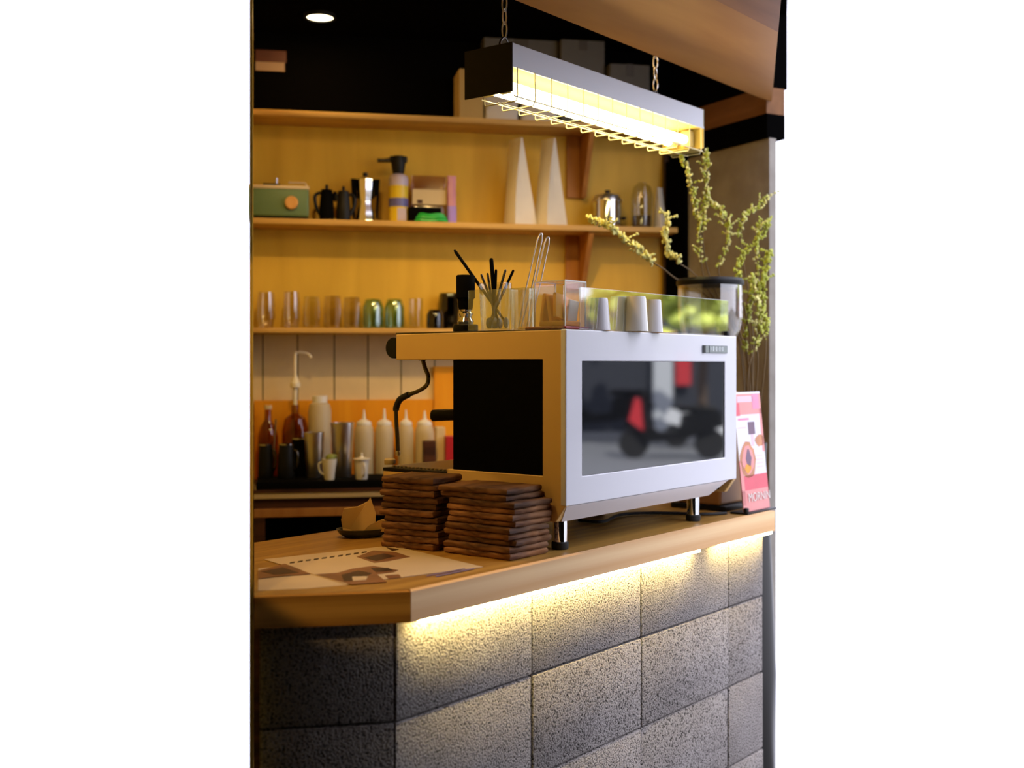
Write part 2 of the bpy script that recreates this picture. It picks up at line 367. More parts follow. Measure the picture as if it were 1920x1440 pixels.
# soffit over the street side of the bar: interior edge at v = 0.2245
SE = bar(2.02, 0.2245, 0); 
b = MB(); b.mi = 0
def loc_uv(p): 
    r = (p[0] - A0[0], p[1] - A0[1]); return (r[0] * U[0] + r[1] * U[1], r[0] * V[0] + r[1] * V[1])
e0 = loc_uv((0.885, 4.0)); e1 = loc_uv((0.745, 3.3)); e2 = loc_uv((0.66, 2.88)); e3 = loc_uv((0.56, 2.3))
b.prism([(-2.2, 0.2245), (1.96, 0.2245), e0, e1, (e1[0] - (e1[1] + 0.168) * (e1[0] - e2[0]) / (e1[1] - e2[1]), -0.168), (-2.2, -0.168)], 2.39, 2.415)
struct(place(b.build('ceiling_soffit', M['soffit'], smooth=False), (A0[0], A0[1], 0), MROT))
b = MB(); b.prism([(-2.2, -0.172), (e1[0] - (e1[1] + 0.172) * (e1[0] - e2[0]) / (e1[1] - e2[1]), -0.172), e2, e3, (-2.2, e3[1])], 2.385, 2.41)
struct(place(b.build('ceiling_soffit_board', M['soffit2'], smooth=False), (A0[0], A0[1], 0), MROT))
b = MB(); b.prism([(PL.x - 0.014, PL.y + 0.06), (-0.500, 2.2), (-2.6, 2.2), (-2.6, -1.3), (1.3, -1.3), (1.3, 2.15), (0.62, 2.6), (0.95, 4.05), (0.66, 4.62)], CEIL, CEIL + 0.04)
struct(b.build('ceiling', M['black_wall'], smooth=False))  # the passage part is an unseen cover added against daylight
b = MB(); b.prism([(-2.6, -1.3), (4.0, -1.3), (4.0, 3.3), (1.1, 4.1), (0.7, 4.6), (-0.93, 4.2), (-2.6, 3.8)], -0.04, 0.0)
struct(b.build('floor', M['floor'], smooth=False))
vwall('wall_blocker_rear', (-2.6, -1.3), (1.4, -1.3), 0, CEIL, 0.05, M['dark_wall'])  # unseen walls added around the camera to block daylight
vwall('wall_blocker_left', (-2.6, 4.0), (-2.6, -1.3), 0, CEIL, 0.05, M['dark_wall'])
vwall('wall_blocker_right', (1.35, -1.3), (1.35, 2.15), 0, CEIL, 0.05, M['dark_wall'])  # added unseen blocker, keeps daylight off the left bar front

# ------------------------------------------------------------------ shelves, brackets
def shelf(zt, th, t1, depth, label):
    b = MB(); wbox(b, TL, t1, 0.001, depth, zt - th, zt, 0.002)
    return tag(wframe(b.build('wall_shelf', M['shelf'])), label, 'shelf', 'pine wall shelves')
shelf(Z1, 0.02, TR + 0.0, 0.18, 'top pine shelf below the black wall, cartons on it')
shelf(Z2, 0.02, wall_t(1271, 0.18), 0.18, 'middle pine shelf holding radio, coffee bags and steel pot')
shelf(Z3, 0.0175, TR, 0.18, 'bottom pine shelf carrying the row of drinking glasses')
def bracket(px, ztop, h, label):
    t = wall_t(px, 0.09)
    r = thing('shelf_bracket', label, 'bracket', wall_pt(px, 0.0, ztop), WROT, 'plywood shelf brackets')
    b = MB(); b.prism([(-0.002, 0), (-0.155, 0), (-0.165, -0.01), (-0.04, -h), (-0.002, -h)], -0.009, 0.009, 'x'); b.build('gusset_plate', M['bracket'], r, smooth=False)
    b = MB(); b.box((-0.035, -0.008, -h / 2), (0.05, 0.014, h), bevel=0.002); b.build('wall_batten', M['bracket'], r, smooth=False)
bracket(1090, Z1 - 0.02, 0.235, 'brown plywood bracket under the top shelf, right of coffee bags')
bracket(1088, Z2 - 0.02, 0.21, 'brown plywood bracket under the middle shelf, behind the tongs')

# ------------------------------------------------------------------ back counter and its cabinet
BC = 0.385; BZ = 1.075; TBR = wall_t(1120, BC)
b = MB(); wbox(b, TL + 0.01, TBR, 0.02, BC, BZ - 0.03, BZ, 0.003); b.mi = 1
wbox(b, TL + 0.01, TBR, BC, BC + 0.004, BZ - 0.007, BZ + 0.003)
tag(wframe(b.build('back_worktop', [M['darkwood'], M['radiotrim']])), 'dark worktop with pale metal edge strip below the bottles', 'worktop')
r = thing('back_cabinet', 'dark brown cabinet with open black recess under the back worktop', 'cabinet', (0, Y0, 0), WROT)
b = MB(); wbox(b, TL + 0.012, TBR, 0.03, BC - 0.20, 0.0, BZ - 0.03); b.build('carcass', M['matblack'], r, smooth=False)
b = MB(); wbox(b, TL + 0.012, TBR, BC - 0.05, BC - 0.01, zat(953, 3.92), BZ - 0.032); b.build('apron', M['darkwood'], r, smooth=False)
b = MB(); wbox(b, TL + 0.012, TBR, BC - 0.045, BC - 0.002, zat(968, 3.92), zat(952, 3.92), 0.002); b.build('rail', M['bracket'], r, smooth=False)
b = MB(); wbox(b, TL + 0.012, wall_t(497, BC), BC - 0.045, BC - 0.004, 0.0, zat(968, 3.92)); b.build('stile', M['darkwood'], r, smooth=False)
b = MB(); wbox(b, TL + 0.02, wall_t(716, 0.34) + 0.06, 0.15, BC - 0.012, BZ + 0.0005, BZ + 0.028, 0.004); MT = BZ + 0.0285
tag(wframe(b.build('bar_mat', M['matblack'])), 'thick black rubber bar mat along the back worktop edge', 'mat')

# ------------------------------------------------------------------ bar front: blocks, counter top
ULEN = 1.60
LE = Vector((-0.4855, 2.2095))                 # left front end of the counter
LD = Vector((-0.637, 2.899))                 # left rear end
lw_ = lambda p: loc_uv(p)
endq = loc_uv(Vector(bar(ULEN, 0)[:2]) - Q * 0.62)
r = thing('counter_top', 'thick pine bar counter top with bent front corner, machine on it', 'counter top', (A0[0], A0[1], 0), MROT)
b = MB(); poly = [(0.018, 0.02), (ULEN, 0.02), endq, (endq[0] - 0.3, 0.73), (loc_uv(LD)[0], 0.73), loc_uv(LD), loc_uv(LE + Vector((-0.004, 0.02)))]
b.prism([(0.02, 0.021), (ULEN, 0.021), endq, (1.30, 0.735), (loc_uv(LD)[0], loc_uv(LD)[1]), loc_uv(LE + Vector((-0.0045, 0.02)))], ZT - 0.058, ZT)
b.build('top_board', M['counter'], r, smooth=False)
b = MB(); b.prism([(0, 0), (ULEN, 0), (ULEN, 0.02), (0.0195, 0.0202), (0.005, 0.0055)], ZT - 0.059, ZT + 0.0005); b.build('edge_board', M['edge'], r, smooth=False)
le = loc_uv(LE); le2 = loc_uv(LE + Vector((-0.0045, 0.0195)))
eb = MB(); L2 = (Vector(A0) - LE).length
eb.prism([(-L2, 0), (-0.0005, 0), (-0.004, 0.0185), (-L2, 0.0185)], -0.059, 0.0005)
eo = eb.build('edge_board', M['edge_warm'], r, smooth=False)
wl = math.atan2(A0[1] - LE.y, A0[0] - LE.x)
eo.location = (0, 0, ZT); eo.rotation_euler = (0, 0, wl - MROT)
# block front: every block a course in stack bond
r = thing('block_bar_front', 'rough grey concrete block front carrying the pine bar counter', 'bar front', (A0[0], A0[1], 0), MROT)
ZW = ZT - 0.059
inset = 0.035
lu = (loc_uv(LE)[0] / L2, loc_uv(LE)[1] / L2)      # direction corner -> left end in uv
ln = (-lu[1], lu[0])                               # its normal
if ln[1] < 0 and False: ln = (-ln[0], -ln[1])
# point on left inner line inset 0.022: P = lu*s + nin*0.022 ; nin points inwards
nin = ln if (ln[0] * 0.3 + ln[1] * 0.4) > 0 else (-ln[0], -ln[1])
s_ = (inset - nin[1] * 0.022) / lu[1] if abs(lu[1]) > 1e-6 else 0
bc = (lu[0] * s_ + nin[0] * 0.022, inset)          # block corner in uv
core = MB(); core.prism([(bc[0] + 0.02, bc[1] + 0.012), (ULEN - 0.01, inset + 0.012), (ULEN - 0.01, 0.20), (bc[0] + 0.1, 0.20), (lu[0] * (L2 - 0.01) + nin[0] * 0.2, lu[1] * (L2 - 0.01) + nin[1] * 0.2), (lu[0] * (L2 - 0.01) + nin[0] * 0.036, lu[1] * (L2 - 0.01) + nin[1] * 0.036)], 0.0, ZW - 0.001)
core.build('core', M['mortar'], r, smooth=False)
courses = [(0.797, ZW - 0.0015), (0.567, 0.793), (0.337, 0.563), (0.107, 0.333), (0.0, 0.103)]
xs = [bc[0], 0.435, 0.897, 1.372, ULEN - 0.005]
bk = MB()
rnd = random.Random(3)
for z0, z1 in courses:
    for a, c in zip(xs[:-1], xs[1:]):
        o = rnd.uniform(-0.002, 0.002)
        bk.box(((a + c) / 2, inset + 0.04 + o, (z0 + z1) / 2), (c - a - 0.004, 0.08, z1 - z0), bevel=0.004, seg=2)
bk.build('street_side_blocks', M['block'], r)
bk = MB(); Ls = L2 - 0.01
ang = math.atan2(-lu[1], -lu[0])
for z0, z1 in courses:
    x0 = s_ + 0.003; 
    for (a, c) in ((x0, Ls),):
        mid = (a + c) / 2
        cxy = (lu[0] * mid + nin[0] * 0.063, lu[1] * mid + nin[1] * 0.063)
        bk.box((cxy[0], cxy[1], (z0 + z1) / 2), (c - a, 0.08, z1 - z0), rot=(0, 0, ang), bevel=0.004, seg=2)
bk.build('corner_blocks', M['block'], r)
# LED strips under the overhang
def led(u0, u1, label):
    b = MB(); b.box(((u0 + u1) / 2, 0.010, -0.004), (u1 - u0, 0.010, 0.007)); o = b.build('led_strip', M['led'], smooth=False)
    tag(place(o, (A0[0], A0[1], ZW - 0.0005), MROT), label, 'light strip', 'led strips under the counter edge')
led(0.035, 1.15, 'long glowing warm led strip under the counter edge, left of the gap')
led(1.265, ULEN - 0.01, 'short glowing warm led strip under the counter edge, right of the gap')

# ------------------------------------------------------------------ espresso machine
r = thing('espresso_machine', 'white two-group espresso machine with black glass panel on pine counter', 'espresso machine', (C0[0], C0[1], ZT), MROT)
def mp(px, py, x):                                  # point at machine-local x seen at px,py
    k = (px - CX) / F
    X0 = C0[0] + U[0] * x; Yb = C0[1] + U[1] * x
    s = (X0 - k * Yb) / (-V[0] + k * V[1]); Y = Yb + V[1] * s
    return Vector((x, s, zat(py, Y) - ZT))
mc = r; LX = 0.849
# customer-side frame panel with opening
def frame_panel(x0, x1, z0, z1, hx0, hx1, hz0, hz1, y0, y1):
    b = MB()
    o = [(x0, z0), (x1, z0), (x1, z1), (x0, z1)]; h = [(hx0, hz0), (hx1, hz0), (hx1, hz1), (hx0, hz1)]
    for yy in (y0, y1):
        for i in range(4):
            j = (i + 1) % 4
            b.face([(o[i][0], yy, o[i][1]), (o[j][0], yy, o[j][1]), (h[j][0], yy, h[j][1]), (h[i][0], yy, h[i][1])])
    for q in (o, h):
        for i in range(4):
            j = (i + 1) % 4
            b.face([(q[i][0], y0, q[i][1]), (q[j][0], y0, q[j][1]), (q[j][0], y1, q[j][1]), (q[i][0], y1, q[i][1])])
    bmesh.ops.remove_doubles(b.bm, verts=b.bm.verts, dist=1e-5)
    return b
b = frame_panel(0, LX, 0.111, 0.522, 0.0663, 0.7786, 0.1765, 0.448, 0.0, 0.016)
o = b.build('front_panel', M['white'], mc, smooth=False)
bv = o.modifiers.new('bevel', 'BEVEL'); bv.width = 0.0025; bv.segments = 2; bv.limit_method = 'ANGLE'
b = MB(); b.box(((0.0663 + 0.7786) / 2, 0.009, 0.31225), (0.7786 - 0.0663 - 0.001, 0.010, 0.448 - 0.1765 - 0.001)); b.build('glass_panel', M['blackglass'], mc, smooth=False)
# slanted skirt under the panel
b = MB()
b.ringloft([[(0.004, 0.001, 0.1105), (0.80, 0.001, 0.1105), (0.80, 0.05, 0.1105), (0.004, 0.05, 0.1105)], [(0.022, 0.028, 0.071), (0.735, 0.028, 0.071), (0.735, 0.06, 0.071), (0.022, 0.06, 0.071)]])
b.build('skirt', M['white'], mc, smooth=False)
# side panels (C-shaped) near and far, with dark glass inlay
sp = [(0.001, 0.112), (0.03, 0.072), (0.56, 0.072), (0.56, 0.12), (0.366, 0.12), (0.366, 0.178), (0.068, 0.178), (0.068, 0.4518), (0.542, 0.4518), (0.542, 0.518), (0.0, 0.5205)]
for x0, x1, nm in ((-0.0, 0.018, 'side_panel'), (LX - 0.018, LX, 'side_panel')):
    b = MB(); b.prism(sp, x0 + 0.0005, x1 - 0.0005, 'x'); o = b.build(nm, M['cream'], mc, smooth=False)
    bv = o.modifiers.new('bevel', 'BEVEL'); bv.width = 0.0015; bv.segments = 1; bv.limit_method = 'ANGLE'
b = MB(); b.box((0.009, 0.208, 0.315), (0.012, 0.279, 0.273)); b.build('side_inlay', M['matblack'], mc, smooth=False)
b = MB(); b.box((LX / 2, 0.195, 0.27), (LX - 0.04, 0.30, 0.38)); b.build('body', M['matblack'], mc, smooth=False)
b = MB(); b.box((LX / 2, 0.28, 0.484), (LX - 0.038, 0.52, 0.062)); b.build('head_casing', M['cream'], mc, smooth=False)
b = MB(); b.box((LX / 2, 0.284, 0.519), (LX - 0.012, 0.53, 0.008), bevel=0.002); b.build('cup_tray', M['darksteel'], mc)
# black rounded nose (control bar) on the barista side
b = MB(); 
b.lathe([(0.0, 0.0), (0.026, 0.0), (0.0275, 0.002), (0.0275, LX - 0.004), (0.026, LX - 0.002), (0, LX - 0.002)], (0.001, 0.5535, 0.4835), 24, Matrix.Rotation(PI / 2, 4, 'Y')); b.build('control_bar', M['black'], mc)
# drip tray
b = MB(); b.box((LX / 2, 0.478, 0.14), (LX - 0.002, 0.222, 0.042), bevel=0.002); b.build('tray_housing', M['cream'], mc)
b = MB(); b.box((LX / 2, 0.478, 0.1655), (LX - 0.004, 0.226, 0.009), bevel=0.001)
b.build('tray_rim', M['black'], mc)
b = MB()
for i in range(16): b.box((LX / 2, 0.375 + 0.0135 * i, 0.172), (LX - 0.05, 0.005, 0.004))
b.build('drip_grate', M['steel'], mc, smooth=False)
b = MB(); b.box((LX / 2, 0.352, 0.30), (LX - 0.06, 0.01, 0.24)); b.build('splash_back', M['steel'], mc, smooth=False)
# group heads, portafilters
for gx in (0.25, 0.60):
    b = MB(); b.lathe([(0, 0), (0.034, 0), (0.036, 0.01), (0.036, 0.055), (0.03, 0.06), (0.03, 0.09), (0, 0.09)], (gx, 0.415, 0.37)); g = b.build('group_head', M['chrome'], mc)
    b = MB(); b.lathe([(0, 0), (0.03, 0), (0.033, 0.01), (0.033, 0.03), (0, 0.03)], (gx, 0.415, 0.34)); 
    b.tube([(gx, 0.45, 0.352), (gx - 0.0, 0.49, 0.345)], 0.008); b.build('portafilter', M['steel'], mc)
# barista-side near portafilter handle, angled out to the left
e_ = mp(808, 779, 0.20); b = MB(); b.tube([(0.245, 0.40, e_[2] + 0.012), Vector((0.225, 0.42, e_[2] + 0.008)), e_ + Vector((0.008, -0.02, 0.001)), e_ + Vector((0.002, -0.004, 0)), e_], [0.011, 0.0145, 0.0165, 0.016, 0.011], 14); b.build('portafilter_handle', M['black'], mc)
# steam wand
wx = 0.045
pts = smooth_path([mp(792, 672, wx), mp(797, 690, wx), mp(803, 706, wx), mp(800, 722, wx), mp(785, 733, wx), mp(764, 741, wx), mp(750, 749, wx), mp(743, 764, wx), mp(743, 790, wx), mp(745, 820, wx), mp(746, 852, wx)], 6)
b = MB(); b.tube(pts, 0.0055, 10); w = b.build('steam_wand', M['darksteel'], mc)
b = MB(); b.tube(smooth_path([mp(766, 740, wx), mp(750, 749, wx), mp(743, 764, wx), mp(743, 770, wx)], 6), 0.0085, 12); b.build('grip', M['rubber'], w)
b = MB(); e = mp(746, 852, wx); b.lathe([(0, -0.004), (0.006, -0.003), (0.0075, 0.004), (0.006, 0.01), (0, 0.01)], e, 12); b.build('nozzle', M['steel'], w)
b = MB(); e = mp(792, 672, wx); b.lathe([(0, 0.01), (0.014, 0.01), (0.014, 0.0), (0.009, -0.006), (0, -0.006)], e + Vector((0, 0, 0.0)), 16); b.build('swivel', M['darksteel'], w)
# legs
for lx, ly in ((0.06, 0.06), (0.7026, 0.06), (0.06, 0.46), (0.7026, 0.46)):
    b = MB(); b.lathe([(0, 0.016), (0.0175, 0.016), (0.0175, 0.074), (0, 0.074)], (lx, ly, 0), 28); g = b.build('leg', M['chrome'], mc)
    b = MB(); b.lathe([(0, 0.0), (0.019, 0.0), (0.0205, 0.004), (0.0205, 0.016), (0.018, 0.0185), (0, 0.0185)], (lx, ly, 0), 28); b.build('rubber_foot', M['rubber'], g)
b = MB(); b.box((LX / 2, 0.30, 0.08), (LX - 0.1, 0.44, 0.014)); b.build('chassis', M['matblack'], mc, smooth=False)
# badge
b = MB(); bx0, bx1, bz0, bz1 = 0.655, 0.797, 0.4725, 0.4945
bx0, bx1 = mp(1316, 650, 0)[0], 0
def fx(px): k = (px - CX) / F; return (k * C0[1] - C0[0]) / (U[0] - k * U[1])
bx0, bx1 = fx(1316.5), fx(1362.5)
def fz(px, py): return zat(py, C0[1] + U[1] * fx(px)) - ZT
bz1, bz0 = fz(1340, 648), fz(1340, 662.0)
W_ = bx1 - bx0; H_ = bz1 - bz0; cxb = (bx0 + bx1) / 2; czb = (bz0 + bz1) / 2
b.mi = 0; b.box((cxb, -0.0015, czb), (W_, 0.003, H_), bevel=0.0008)
b.mi = 1; b.box((bx0 + W_ * 0.045, -0.0035, czb), (W_ * 0.09, 0.001, H_))
b.box((bx0 + W_ * 0.555, -0.0034, czb), (W_ * 0.60, 0.001, H_ * 0.92))
b.mi = 2
for i, (cx_, ww) in enumerate(((0.285, 0.03), (0.33, 0.02), (0.40, 0.05), (0.47, 0.02), (0.53, 0.045), (0.60, 0.02), (0.66, 0.05), (0.72, 0.02), (0.78, 0.045))):
    b.box((bx0 + W_ * cx_, -0.0041, czb + H_ * 0.06), (W_ * ww, 0.0006, H_ * (0.62 if i % 2 == 0 else 0.4)))
b.build('badge', [M['black'], M['logo_grey'], M['logo_pale']], mc, smooth=False)
# glass cup guard along the street side and the near side
b = MB(); b.box((0.445, 0.012, 0.574), (0.745, 0.005, 0.100), bevel=0.001); b.build('cup_guard', M['guard'], mc, smooth=False)
b = MB(); b.box((0.012, 0.16, 0.574), (0.005, 0.29, 0.100), bevel=0.001); b.build('side_guard', M['guard'], mc, smooth=False)
b = MB(); b.box((0.80, 0.006, 0.529), (0.016, 0.012, 0.013), bevel=0.002); b.build('guard_clip', M['black'], mc)
def mw(x, y, z=0.5235):                              # machine-local to world, resting on the cup tray
    return Vector((C0[0] + U[0] * x + V[0] * y, C0[1] + U[1] * x + V[1] * y, ZT + z))
def topy(px, x):                                     # local y of the point on the tray at machine-local x seen at px
    return mp(px, 600, x)[1]

# ------------------------------------------------------------------ things on the cup tray
p = mw(0.06, topy(873, 0.06)); s = p.y / F
r = thing('coffee_tamper', 'black and chrome coffee tamper at the left end of cup tray', 'tamper', p, MROT)
h = zat(516, p.y) - p.z
b = MB(); b.lathe([(0, 0), (0.031, 0), (0.032, 0.002), (0.032, 0.016), (0.030, 0.018), (0, 0.018)], (0, 0, 0)); b.build('base_ring', M['black'], r)
b = MB(); b.lathe([(0, 0.018), (0.018, 0.018), (0.021, 0.026), (0.015, 0.036), (0.019, 0.046), (0.014, 0.052), (0.016, 0.056), (0, 0.056)], (0, 0, 0)); b.build('piston', M['chrome'], r)
b = MB(); b.lathe([(0, 0.056), (0.017, 0.056), (0.019, 0.064), (0.020, 0.082), (0.024, 0.086), (0.024, h - 0.003), (0.022, h), (0, h)], (0, 0, 0)); b.build('handle', M['matblack'], r)
p = mw(0.085, topy(929, 0.085)); CUP = p.copy()
r = thing('glass_tumbler', 'clear glass tumbler full of bar spoons beside the tamper', 'glass', p, MROT)
def tumbler_mb(rb, rt, h, wall=0.0025, seg=28, rib=0):
    b = MB()
    prof = [(0, 0), (rb, 0), (rt, h), (rt - wall, h), (rb - wall, 0.006), (0, 0.006)]
    b.lathe(prof, seg=seg)
    if rib:
        for v in b.bm.verts:
            a = math.atan2(v.co.y, v.co.x); rr = math.hypot(v.co.x, v.co.y)
            if rr > rb * 0.8: f = 1 + 0.03 * math.cos(a * rib); v.co.x *= f; v.co.y *= f
    return b
H1 = zat(531, p.y) - p.z
tumbler_mb(0.036, 0.042, H1).build('tumbler_body', M['glass'], r)
def spoon(name, label, a, c, rad, m, group, tip=None, bowl=True):
    a = Vector(a); c = Vector(c); d = (c - a)
    o = thing(name, label, 'spoon' if 'spoon' in name else name.split('_')[-1], a, 0, group)
    b = MB(); b.tube([(0, 0, 0), d * 0.5, d * 0.97, d], [rad * 0.7, rad, rad, rad * 0.6], 8); b.build('shaft', m, o)
    if bowl:
        b = MB(); b.ball(-0.0 * d + d * 0.02, 0.011, (1, 0.35, 1.3), 2, (0, 0, MROT)); b.build('bowl', M['darksteel'], o)
def tip(px, py, dd=0.0): return at(px, py, CUP.y + dd)
base = CUP + Vector((0, 0, 0.018))
spoon('bar_spoon', 'long black bar spoon leaning far left out of the tumbler', base + Vector((0.029, 0.0, 0)), tip(852, 469, 0.05), 0.0042, M['matblack'], 'spoons in the tumbler')
spoon('bar_spoon', 'thick upright black stirrer handle, tallest in the middle of tumbler', base + Vector((0.002, 0.008, 0)), tip(921, 484, 0.0), 0.0052, M['matblack'], 'spoons in the tumbler')
spoon('bar_spoon', 'short dark spoon handle at the left side of the tumbler', base + Vector((0.012, 0.012, 0)), tip(902, 514, -0.01), 0.003, M['darksteel'], 'spoons in the tumbler')
spoon('bar_spoon', 'short dark spoon just left of the thick upright handle', base + Vector((0.0, -0.012, 0)), tip(914, 512, 0.01), 0.003, M['darksteel'], 'spoons in the tumbler')
spoon('bar_spoon', 'dark spoon just right of the thick upright handle', base + Vector((-0.004, 0.012, 0)), tip(930, 505, 0.0), 0.0034, M['matblack'], 'spoons in the tumbler')
spoon('bar_spoon', 'thin dark spoon tilted right in the tumbler, inner of two', base + Vector((-0.014, -0.006, 0)), tip(948, 505, 0.0), 0.0032, M['darksteel'], 'spoons in the tumbler')
spoon('bar_spoon', 'thin dark spoon tilted furthest right out of the tumbler', base + Vector((-0.018, 0.006, 0)), tip(963, 506, 0.01), 0.0034, M['matblack'], 'spoons in the tumbler')
p = mw(0.12, topy(981, 0.12)); RG = p.copy()
r = thing('glass_tumbler', 'ribbed pressed glass tumbler holding two steel tongs', 'glass', p, MROT)
tumbler_mb(0.029, 0.033, zat(542, p.y) - p.z, 0.003, 48, 12).build('tumbler_body', M['ribglass'], r)
def tongs(label, px0, py0, px1, py1, dy):
    a = RG + Vector((dy, 0.0, 0.012)); c = at(px1, py1, RG.y + 0.02)
    o = thing('ice_tongs', label, 'tongs', a, 0, 'tongs in the ribbed glass')
    d = c - a; side = Vector((0.0062, 0.002, 0))
    for sg in (-1, 1):
        b = MB(); b.tube([side * sg * 0.5, d * 0.4 + side * sg * 1.1, d * 0.94 + side * sg * 0.9, d * 0.995 + side * sg * 0.5], 0.0018, 8); b.build('arm', M['steel'], o)
    b = MB(); b.tube(smooth_path([d * 0.99 + side * -0.6, d * 1.01 - side * 0.3, d * 1.01 + side * 0.3, d * 0.99 + side * 0.6], 4), 0.002, 8); b.build('spring_loop', M['steel'], o)
tongs('steel tongs, the taller left one, leaning right in the ribbed glass', 985, 552, 1014, 440, -0.008)
tongs('steel tongs, the shorter right one, leaning right in the ribbed glass', 995, 552, 1027, 447, 0.012)
# acrylic box
x0 = 0.045; y0 = 0.035
p = mw(x0, y0)
r = thing('acrylic_box', 'clear acrylic box of orange packets on the cup tray corner', 'box', p, MROT)
BX, BY = 0.088, 0.092; BH = zat(526, p.y) - p.z
b = MB()
for c_, sz in (((BX / 2, 0.0015, BH / 2), (BX, 0.003, BH)), ((BX / 2, BY - 0.0015, BH / 2), (BX, 0.003, BH)), ((0.0015, BY / 2, BH / 2), (0.003, BY - 0.006, BH)), ((BX - 0.0015, BY / 2, BH / 2), (0.003, BY - 0.006, BH)), ((BX / 2, BY / 2, BH + 0.0015), (BX, BY, 0.003))):
    b.box(c_, sz)
b.build('box_walls', M['acrylic'], r, smooth=False)
b = MB()
for xx in (0.001, BX - 0.001):
    for yy in (0.001, BY - 0.001): b.box((xx, yy, BH / 2), (0.003, 0.003, BH))
for xx in (0.001, BX - 0.001): b.box((xx, BY / 2, BH + 0.001), (0.003, BY, 0.003))
for yy in (0.001, BY - 0.001): b.box((BX / 2, yy, BH + 0.001), (BX, 0.003, 0.003))
b.build('edge_trim', M['ceramic'], r, smooth=False)
b = MB(); b.box((BX / 2 + 0.004, BY / 2 + 0.008, 0.004), (BX + 0.018, BY + 0.03, 0.007), bevel=0.002); b.build('base_plate', M['red'], r)
k = 0
names = ['standing at the left', 'standing second from left', 'standing at the right', 'lying flat on the bottom', 'tilted in the middle']
for i, (xx, yy, zz, rx, ry, sz) in enumerate(((0.044, 0.076, 0.052, 0.10, 0.06, (0.062, 0.010, 0.070)), (0.046, 0.058, 0.052, -0.10, -0.08, (0.064, 0.010, 0.068)), (0.058, 0.020, 0.044, 0.08, 0.12, (0.04, 0.008, 0.056)), (0.044, 0.046, 0.0145, 0, 0, (0.07, 0.076, 0.012)), (0.040, 0.040, 0.055, -0.15, 0.2, (0.056, 0.010, 0.062)))):
    b = MB(); b.box((0, 0, 0), sz, rot=(rx, ry, 0.0), bevel=0.003)
    o = b.build('sugar_packet', M['orange'] if i != 2 else M['bagpaper']); q = mw(x0 + xx, y0 + yy, 0.5235 + zz)
    tag(place(o, q, MROT), ('orange' if i != 2 else 'pale') + ' packet in the acrylic box, ' + names[i], 'packet', 'packets in the acrylic box')
# inverted cups behind the guard
def inv_cup(px, w, x, ytop, label, m):
    y = topy(px, x); p = mw(x, y); s = p.y / F; rr = w * s / 2; h = zat(ytop, p.y) - p.z
    b = MB(); b.lathe([(rr, 0), (rr * 0.99, 0.002), (rr * 0.80, h * 0.93), (rr * 0.74, h), (rr * 0.5, h), (rr * 0.48, h - 0.003), (0, h - 0.003), (0, h - 0.007), (rr * 0.7, h - 0.007), (rr * 0.93, 0)], seg=32, caps=(False, False))
    tag(place(b.build('cup', m), p), label, 'cup', 'upturned cups behind the guard')
inv_cup(1121, 48, 0.17, 559, 'pale grey upturned cup behind guard, next to the acrylic box', M['greycup'])
inv_cup(1160, 40, 0.28, 556, 'upturned cup behind guard, half hidden, second from acrylic box', M['ceramic'])
inv_cup(1193, 46, 0.30, 556, 'glossy upturned white cup in the middle behind the guard', M['ceramic'])
inv_cup(1226, 34, 0.40, 562, 'grey upturned cup at the right end of the cup row', M['greycup'])

# ------------------------------------------------------------------ stacks of charred boards
def board_mb(w, d, th, seed):
    rn = random.Random(seed); n = 9
    def ring(z, ins):
        pts = []
        for i in range(n): pts.append((w * i / n, 0))
        for i in range(n): pts.append((w, d * i / n))
        for i in range(n): pts.append((w - w * i / n, d))
        for i in range(n): pts.append((0, d - d * i / n))
        return pts
    base = ring(0, 0); jit = [(rn.uniform(-.003, .003), rn.uniform(-.003, .003)) for _ in base]
    rings = []
    for z, ins in ((0, 0.003), (0.003, 0.0), (th - 0.003, 0.0), (th, 0.003)):
        rr = []
        for (x, y), (jx, jy) in zip(base, jit):
            cx_, cy_ = x - w / 2, y - d / 2
            kx = 1 - ins / (w / 2); ky = 1 - ins / (d / 2)
            rr.append((cx_ * kx + jx + rn.uniform(-.0012, .0012), cy_ * ky + jy + rn.uniform(-.0012, .0012), z + rn.uniform(-.0006, .0006)))
        rings.append(rr)
    b = MB(); b.ringloft(rings); return b
ORD = ['bottom', 'second from the bottom', 'third from the bottom', 'fourth from the bottom', 'fifth from the bottom', 'sixth from the bottom', 'seventh from the bottom', 'fourth from the top', 'third from the top', 'second from the top', 'topmost']
P0 = onz(961, 1052, ZT)
def stack(cx, cy, n, w, d, th, rot, nm, zt_extra, seed):
    rn = random.Random(seed); z = ZT + 0.001
    for i in range(n):
        b = board_mb(w, d, th, seed * 50 + i); o = b.build('serving_board', M['board'], sharp=50)
        jx, jy, jr = rn.uniform(-.006, .006), rn.uniform(-.006, .006), rn.uniform(-.05, .05)
        if i >= n - 2 and nm.startswith('front'): jx += V[0] * 0.02; jy += V[1] * 0.02
        place(o, (cx + jx, cy + jy, z), rot + jr); z += th + 0.0008
        lab = ORD[i] if n == 11 else (ORD[i] if i < 7 else ORD[i + 11 - n])
        tag(o, 'rough dark wooden board, %s in the %s' % (lab, nm), 'board', 'stacked rough wooden boards, ' + nm)
    return z
c1 = Vector((P0.x, P0.y)) + Vector(U) * 0.072 + Vector(V) * 0.100
stack(c1.x, c1.y, 11, 0.142, 0.198, 0.0136, MROT, 'front right stack', 0, 4)
q1 = bar(0.450, 0.378)
stack(q1.x, q1.y, 11, 0.135, 0.150, 0.0148, MROT + 0.20, 'rear left stack', 0, 9)

